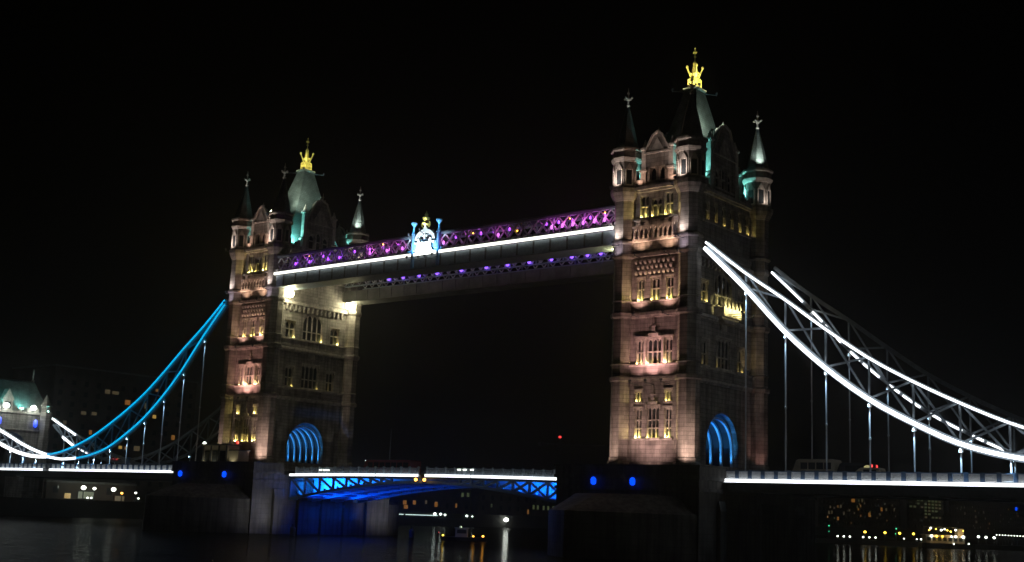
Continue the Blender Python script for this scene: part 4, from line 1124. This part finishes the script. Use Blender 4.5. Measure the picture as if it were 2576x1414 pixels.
# ------------------------------------------------------------------ far bank: buildings with lit windows
def scatter(y0, y1, z0, z1, n):
    return [(random.uniform(y0, y1), random.uniform(z0, z1), random.uniform(0.9, 1.6), random.uniform(0.8, 1.3), random.choice((L_DIMWARM, L_DIMWARM, L_DIMORANGE, L_DIMGREEN))) for _ in range(n)]
def facade(name, label, X, y0, y1, z0, z1, depth, wins, group=None, roofh=0.0, dark=None):
    r = thing(name, label, 'building', (X-depth/2, (y0+y1)/2, z0), group)
    ob('wall', MB().box(X-depth, X, y0, y1, z0, z1).mesh('wall', DARKWALL), Matrix(), r)
    ob('roof', MB().box(X-depth-0.2, X+0.3, y0-0.3, y1+0.3, z1, z1+0.5).prism([(X-depth, z1+0.5), (X, z1+0.5), (X-depth/2, z1+0.5+roofh+0.3)], y0, y1).mesh('roof', SLATE), Matrix(), r)
    for (y, z, w, h, mat) in wins:
        f = ob('window', MB().box(X+0.02, X+0.14, y-w/2-0.15, y+w/2+0.15, z-h/2-0.15, z+h/2+0.15).mesh('window', DARKIRON), Matrix(), r)
        ob('pane', MB().box(X+0.15, X+0.18, y-w/2, y+w/2, z-h/2, z+h/2).mesh('pane', mat), Matrix(), f)
    # unlit windows on a regular grid
    ny = max(2, int((y1-y0)/4.5)); nz = max(1, int((z1-z0-1.5)/3.4))
    for i in range(ny):
        for j in range(nz):
            y = y0+(y1-y0)*(i+0.5)/ny; z = z0+2.2+3.4*j
            if all(abs(y-w[0]) > 2.2 or abs(z-w[1]) > 2 for w in wins):
                f = ob('window', DWIN, T(X+0.02, y, z), r)
    return r
DWIN = MB().box(0, 0.08, -0.7, 0.7, -0.8, 0.8).mesh('window', GLASSM)
GQ = 'dark buildings on the far bank'
facade('warehouse', 'low dark warehouse with orange windows seen under the drawbridge', -150, 128, 176, -8, -0.2, 18,
       [(143.8,-5.2,1.6,1.3,L_DIMORANGE),(144.4,-6.6,1.8,1.2,L_DIMORANGE),(148.2,-5.1,1.3,1.3,L_DIMORANGE),(153.7,-4.8,0.9,1.2,L_DIMWARM),(158.5,-5.4,1.4,1.6,L_DIMORANGE),(168.4,-5.5,0.8,1.4,L_DIMORANGE),(171.4,-1.9,1.2,1.4,L_DIMGREEN),(174.2,-1.8,1.2,1.4,L_DIMGREEN)], GQ, 2)
facade('office_block', 'dark office block with two rows of greenish windows near the dark pier', -150, 180, 232, -8, 4, 20,
       [(186.7,-5.0,0.8,1.2,L_DIMGREEN),(210.1,-4.9,1.1,1.5,L_DIMGREEN),(212.6,-4.9,1.1,1.5,L_DIMGREEN),(216.0,-5.0,1.1,1.5,L_DIMGREEN),(218.7,-5.0,1.1,1.5,L_DIMGREEN),(221.7,-4.9,1.1,1.5,L_DIMGREEN),(207,-6.6,0.9,1.6,L_DIMORANGE)], GQ, 0)
facade('waterfront_flats', 'dark flats with scattered orange windows, seen below the white chain deck', -150, 440, 545, -8, 11, 24,
       [(481.6,6.0,4.2,1.8,L_DIMORANGE),(493,6.4,1.6,1.8,L_DIMWARM),(466.7,2.6,1.4,1.5,L_DIMWARM),(452.4,-0.8,1.4,1.6,L_DIMWARM),(455.9,-0.7,1.2,1.6,L_DIMWARM),(470.3,-0.8,1.4,1.6,L_DIMWARM),(463,-3.6,2.0,1.8,L_DIMORANGE),(518.3,2.4,2.6,2.0,L_DIMORANGE),(524.9,2.4,2.0,1.6,L_DIMWARM),(535.8,2.6,1.6,1.6,L_DIMWARM),(502.1,-0.9,2.8,2.2,L_DIMORANGE)] + scatter(444, 542, -6, 8, 26), GQ, 2)
gw = []
for i in range(9):
    for j in range(6):
        if random.random() < 0.72 and not (i < 4 and j < 3): gw.append((560+5.6*i, -0.5+1.9*j, 3.6, 1.0, random.choice((L_DIMGREEN, L_DIMWARM, L_DIMGREEN))))
facade('glazed_offices', 'glazed riverside offices with rows of dim greenish windows', -150, 554, 612, -8, 13, 24, gw, GQ, 0)
facade('riverside_terrace', 'long dark terrace with few pinkish windows beyond the glazed offices', -150, 620, 780, -8, 12, 24,
       [(647.3,3.2,2.2,1.6,L_DIMWARM),(681.7,4.8,2.4,1.8,L_DIMWARM),(666.7,1.6,3.0,1.6,L_DIMWARM),(667.6,-1.6,3.4,1.6,L_DIMWARM),(747.5,8.7,4.4,2.2,L_BLUE)] + scatter(624, 776, -6, 8, 30), GQ, 2)
facade('quay_pavilion', 'low lit quay pavilion under the blue-lit chain deck', -141, 14, 38, -8.0, -4.2, 9,
       [(24.5,-6.9,4.2,1.6,L_DIMGREEN),(19.6,-7.2,1.6,1.2,L_WARMWIN),(33.8,-7.4,2.6,1.2,L_DIMWARM)], None, 0.5)
facade('tower_block', 'tall dark block with tiny amber windows behind the blue-lit chain', -230, 66, 120, -8, 33, 26,
       [(85,26.6,1.8,1.3,L_DIMWARM),(88,26.5,2.4,1.0,L_DIMWARM),(92.9,23.8,2.0,1.6,L_DIMORANGE),(103.8,28.9,1.0,0.9,L_DIMORANGE),(100,23.3,1.0,1.8,L_DIMWARM),(103.7,20,1.4,1.2,L_WARMWIN),(77.1,19,1.8,1.0,L_DIMWARM),(80.9,19.1,1.8,1.0,L_DIMWARM),(70.8,15.5,1.2,1.2,L_DIMWARM),(80.2,13,1.0,1.4,L_DIMORANGE),(91.7,9,1.3,1.0,L_WARMWIN),(93.8,8.9,1.0,1.0,L_DIMORANGE),(98,9,2.2,1.6,L_DIMWARM),(91.7,5.8,1.4,1.0,L_WARMWIN),(111.9,13.6,1.4,1.6,L_DIMORANGE),(89.8,4.8,2.6,1.0,L_REDDIM)], GQ, 0)
# quay lamps
QP = MB().lathe([(0.14,-3.0),(0.08,-0.5),(0.08,-0.3),(0.05,0)], 6).mesh('lamp_post', DARKIRON)
def quay_lamp(loc, mat, rad, label, group, post=True, h=3.0, power=0, col=(1,1,1)):
    r = thing('quay_lamp', label, 'lamp', (loc[0], loc[1], loc[2]-h), group)
    ob('lamp_head', head(mat, rad), T(*loc), r)
    if post: ob('lamp_post', QP, T(*loc) @ Matrix.Scale(h/3.0, 4, (0, 0, 1)), r)
    if power: lamp('lamp_light', 'POINT', (loc[0], loc[1], loc[2]+0.05), power, col, r, radius=rad)
    return r
HC = {}
def head(mat, rad):
    k = (mat.name, rad)
    if k not in HC: HC[k] = MB().ball((0, 0, 0), rad, 8, 5, 0.8).mesh('lamp_head', mat, True)
    return HC[k]
g = 'bright lamps on the quay below the blue-lit chain'
for y, z, rad in ((20.6,-5.2,0.62),(23.5,-5.3,0.42),(28.7,-5.3,0.6)):
    quay_lamp((-136.0, y, z), L_PALE, rad, 'bright white lamp on the quay in front of the low pavilion', g, True, 2.8, 250, (0.9, 1.0, 0.8))
for y, z, rad, mt in ((31.4,-6.1,0.3,L_ORANGE),(35.3,-5.9,0.3,L_PALE),(36.2,-7.2,0.25,L_PALE),(22.2,-7.5,0.24,L_PALE),(23.2,-7.5,0.24,L_PALE),(44.1,-4.9,0.2,L_AMBER)):
    quay_lamp((-136.5, y, z), mt, rad, 'small bollard lamp on the quay below the blue-lit chain', 'small quay lamps near the pavilion', True, max(0.4, z+8.0))
quay_lamp((-133.6, 175.0, -9.5), L_STAR, 0.8, 'single very bright white lamp on the far quay under the drawbridge', None, True, 3.0, 400, (0.95, 1.0, 0.9))
# jetty with lit handrail under the drawbridge
jt = thing('jetty', 'low jetty with a pale lit handrail under the drawbridge', 'jetty', (-136.0, 135, -9.6))
ob('jetty_deck', MB().box(-138.4, -134.3, 124, 162, -9.9, -9.6).mesh('jetty_deck', DARKIRON), Matrix(), jt)
ob('handrail_light', MB().box(-134.5, -134.3, 125.2, 127.4, -8.95, -8.75).mesh('handrail_light', L_RAIL), Matrix(), jt)
ob('handrail_light', MB().box(-134.5, -134.3, 128.4, 142.5, -8.98, -8.78).mesh('handrail_light', L_RAIL), Matrix(), jt)
for k in range(9): ob('rail_post', MB().box(-134.48, -134.32, -0.08, 0.08, -9.6, -8.98).mesh('rail_post', DARKIRON), T(0, 125.5+2.2*k, 0), jt)
for k in range(8): ob('jetty_pile', MB().box(-134.9, -134.55, -0.2, 0.2, -13, -9.9).mesh('jetty_pile', DARKIRON), T(0, 125.5+5*k, 0), jt)
for y, z, rad in ((143.2,-8.4,0.42),(145.9,-8.4,0.36),(147.9,-8.6,0.3),(158.2,-8.7,0.34),(160.9,-8.8,0.2)):
    quay_lamp((-134.35, y-2.0, z), L_COOL, rad, 'small pale lamp on the jetty under the drawbridge', 'lamps on the jetty', True, z+9.6)
# long pontoon far beyond the right pier with rows of lamps
pt = thing('pontoon', 'long low dark pontoon lined with small lamps far beyond the deck', 'pontoon', (-5, 190, ZW))
d = Vector((0.764, 0.645, 0))
def along(p, a, b, w, z0, z1):
    n_ = Vector((-d.y, d.x, 0)); P = [p+d*a-n_*w, p+d*b-n_*w, p+d*b+n_*w, p+d*a+n_*w]
    return MB().prismz([(v.x, v.y) for v in P], z0, z1)
p0 = Vector((-5.0, 191.5, 0))
ob('pontoon_hull', along(p0, -26, 40, 2.2, -12.4, -11.0).mesh('pontoon_hull', DARKIRON), Matrix(), pt)
ob('pontoon_deck', along(p0, -26.3, 40.3, 2.5, -11.0, -10.75).mesh('pontoon_deck', DARKIRON), Matrix(), pt)
for P in ((-13.9,183.3,-8.6),(-9.7,186.8,-8.6),(-6.6,189.3,-8.6),(-3.7,191.8,-8.6)):
    quay_lamp(P, L_AMBER, 0.36, 'amber lamp on a post along the far pontoon', 'amber lamps of the pontoon', True, 2.2)
for P in ((-19.8,178.8,-10.0),(-18.5,179.9,-10.0),(-17.2,180.9,-10.0),(-14.4,183.2,-10.0),(-13.1,184.3,-10.0),(-11.8,185.4,-10.0),(-5.8,190.3,-10.0),(-3.1,192.5,-10.0),(-2.2,193.3,-10.0)):
    quay_lamp(P, L_PALE, 0.2 if random.random() < 0.5 else 0.28, 'tiny white lamp at the edge of the far pontoon', 'white edge lamps of the pontoon', True, 0.75)
for P in ((-21.4,176.9,-7.3),(-21.5,177.1,-8.8),(-7.2,188.5,-7.4),(-7.4,188.7,-8.8)):
    quay_lamp(P, L_GREEN, 0.22, 'green navigation lamp on the far pontoon', 'green navigation lamps', True, P[2]+10.75)
for P in ((10.0,203.0,-8.7),(11.6,204.3,-8.8),(13.3,205.7,-8.8)):
    quay_lamp(P, L_PALE, 0.4, 'bright white lamp on the pontoon between the lit boat and the lamp chain', 'bright pontoon lamps', True, 2.0)
for k in range(12):
    quay_lamp((13.9+0.62*k, 206.0+0.52*k, -8.0-0.012*k), L_PALE, 0.17, 'small white lamp in a tight row at the pontoon end', 'row of lamps at the pontoon end', True, 2.75)
# passenger boat with amber-lit decks
bt_ = thing('passenger_boat', 'moored passenger boat with two decks lit amber and white', 'boat', (6.5, 186.8, ZW))
Mb = T(6.8, 187.2, ZW) @ RZ(math.atan2(0.645, 0.764))
hull = MB(); secs = [(-7, 1.6), (-6, 2.0), (4, 2.0), (6, 1.2), (7.6, 0.1)]
vs = []; fs = []
for x, hw in secs:
    vs += [(x,-hw*0.8,-0.4),(x,hw*0.8,-0.4),(x+0.2,hw,1.3),(x+0.2,-hw,1.3)]
for i in range(len(secs)-1):
    for j in range(4): fs.append((i*4+j, i*4+(j+1) % 4, i*4+4+(j+1) % 4, i*4+4+j))
fs += [(0,1,2,3), tuple(len(vs)-4+k for k in range(4))]
ob('hull', MB().add(vs, fs).mesh('hull', PAINT_DARK), Mb, bt_)
ob('lower_cabin', MB().box(-5.8, 4.4, -1.6, 1.6, 1.3, 3.3).mesh('lower_cabin', CREAM), Mb, bt_)
ob('upper_deck', MB().box(-6.2, 4.8, -1.8, 1.8, 3.3, 3.45).mesh('upper_deck', CREAM), Mb, bt_)
ob('awning', MB().box(-5.4, 2.6, -1.7, 1.7, 5.4, 5.5).mesh('awning', CREAM), Mb, bt_)
ob('wheelhouse', MB().box(2.8, 4.4, -1.1, 1.1, 3.45, 5.2).mesh('wheelhouse', CREAM), Mb, bt_)
for x in (-5.2, -2.6, 0, 2.4):
    for y in (-1.6, 1.6): ob('awning_post', MB().box(-0.05, 0.05, -0.05, 0.05, 3.45, 5.4).mesh('awning_post', DARKIRON), Mb @ T(x, y, 0), bt_)
for k in range(7):
    ob('cabin_window', MB().box(-0.45, 0.45, -1.66, -1.6, 1.9, 2.8).mesh('cabin_window', GLASSM), Mb @ T(-5+1.4*k, 0, 0), bt_)
for x, z, mt, rad in ((-4.6,5.1,L_PALE,0.3),(-5.0,4.6,L_ORANGE,0.22),(-3.2,4.9,L_AMBER,0.2),(-1.8,4.7,L_PALE,0.34),(-0.9,4.95,L_PALE,0.26),(-0.2,4.7,L_AMBER,0.24),(0.7,4.4,L_AMBER,0.26),(2.0,4.8,L_PALE,0.3),(4.0,4.7,L_AMBER,0.18),
                      (-4.4,3.1,L_PALE,0.4),(-3.0,3.05,L_AMBER,0.28),(-1.5,3.05,L_AMBER,0.24),(0.9,3.1,L_PALE,0.26),(2.0,3.1,L_PALE,0.36),(4.0,3.1,L_PALE,0.44),(1.4,1.2,L_PALE,0.24),(5.4,1.4,L_PALE,0.24)):
    ob('deck_lamp', head(mt, rad), Mb @ T(x, -1.85, z), bt_)
for x in (-3.5, 0.5, 3.5): lamp('deck_light', 'POINT', Mb @ Vector((x, -2.4, 3.6)), 60, (1.0, 0.65, 0.25), bt_, radius=0.2)
# small work boat under the bridge
wb = thing('work_boat', 'small dark work boat with a lit wheelhouse under the drawbridge', 'boat', (-9.5, 12.0, ZW))
Mw = T(-9.5, 12.0, ZW) @ RZ(0.7)
vs = []; fs = []
for x, hw in ((-3.5,1.1),(-2.8,1.4),(1.5,1.4),(3.0,0.8),(4.0,0.08)):
    vs += [(x,-hw*0.75,-0.3),(x,hw*0.75,-0.3),(x+0.15,hw,0.6),(x+0.15,-hw,0.6)]
for i in range(4):
    for j in range(4): fs.append((i*4+j, i*4+(j+1) % 4, i*4+4+(j+1) % 4, i*4+4+j))
fs += [(0,1,2,3), (16,17,18,19)]
ob('hull', MB().add(vs, fs).mesh('hull', PAINT_DARK), Mw, wb)
ob('wheelhouse', MB().box(-1.2, 0.9, -0.9, 0.9, 0.6, 2.0).mesh('wheelhouse', CREAM), Mw, wb)
ob('wheelhouse_roof', MB().box(-1.4, 1.1, -1.1, 1.1, 2.0, 2.12).mesh('wheelhouse_roof', CREAM), Mw, wb)
ob('wheelhouse_window', MB().box(-0.9, 0.6, -0.93, -0.9, 1.2, 1.8).mesh('wheelhouse_window', GLASSM), Mw, wb)
lamp('deck_light', 'POINT', Mw @ Vector((-0.2, -1.5, 2.3)), 4, (0.85, 1.0, 0.7), wb, radius=0.1)
for x, y, z, mt, rad in ((-3.2,-1.2,0.8,L_AMBER,0.16),(1.8,-1.3,0.8,L_ORANGE,0.14),(3.4,-0.5,0.85,L_ORANGE,0.18),(-0.3,-1.15,2.2,L_DIMGREEN,0.3),(-4.0,1.0,1.2,L_RED,0.08)):
    ob('boat_lamp', head(mt, rad), Mw @ T(x, y, z), wb)
# far crane with a red warning lamp
cr_ = thing('tower_crane', 'far dark construction crane with a red warning lamp between the towers', 'crane', (-294, 416, -8))
mm = MB()
for sx_, sy_ in ((-1,-1),(1,-1),(1,1),(-1,1)): mm.bar((sx_*0.8, sy_*0.8, 0), (sx_*0.8, sy_*0.8, 40), 0.2)
for k in range(16):
    z = 2.5*k; mm.bar((-0.8,-0.8,z), (0.8,-0.8,z+2.5), 0.12); mm.bar((0.8,-0.8,z), (0.8,0.8,z+2.5), 0.12)
ob('crane_mast', mm.mesh('crane_mast', DARKIRON), T(-294, 416, -8), cr_)
ob('crane_jib', MB().bar((0,0,39.6), (20,22,40.4), 0.6, 0.9).bar((0,0,39.6), (-7,-8,39.6), 0.6, 0.9).box(-8.4,-6.4,-9,-7,38.2,40.2).bar((0,0,40),(0,0,43.4),0.5).mesh('crane_jib', DARKIRON), T(-294, 416, -8), cr_)
ob('warning_lamp', head(L_RED, 0.9), T(-294, 416, 35.6), cr_)

# ------------------------------------------------------------------ thin haze volume added to put a glow round the lamps
hz=bpy.data.materials.new('added_glow_haze'); hz.use_nodes=True
hz.node_tree.nodes.remove(hz.node_tree.nodes['Principled BSDF'])
pv=hz.node_tree.nodes.new('ShaderNodeVolumePrincipled')
pv.inputs['Color'].default_value=(0.9,0.92,0.95,1); pv.inputs['Density'].default_value=0.0004; pv.inputs['Anisotropy'].default_value=0.8
hz.node_tree.links.new(pv.outputs[0],hz.node_tree.nodes['Material Output'].inputs['Volume'])
struct(ob('haze', MB().box(-510,410,-390,1010,-16.5,62).mesh('haze',hz)),'stuff')
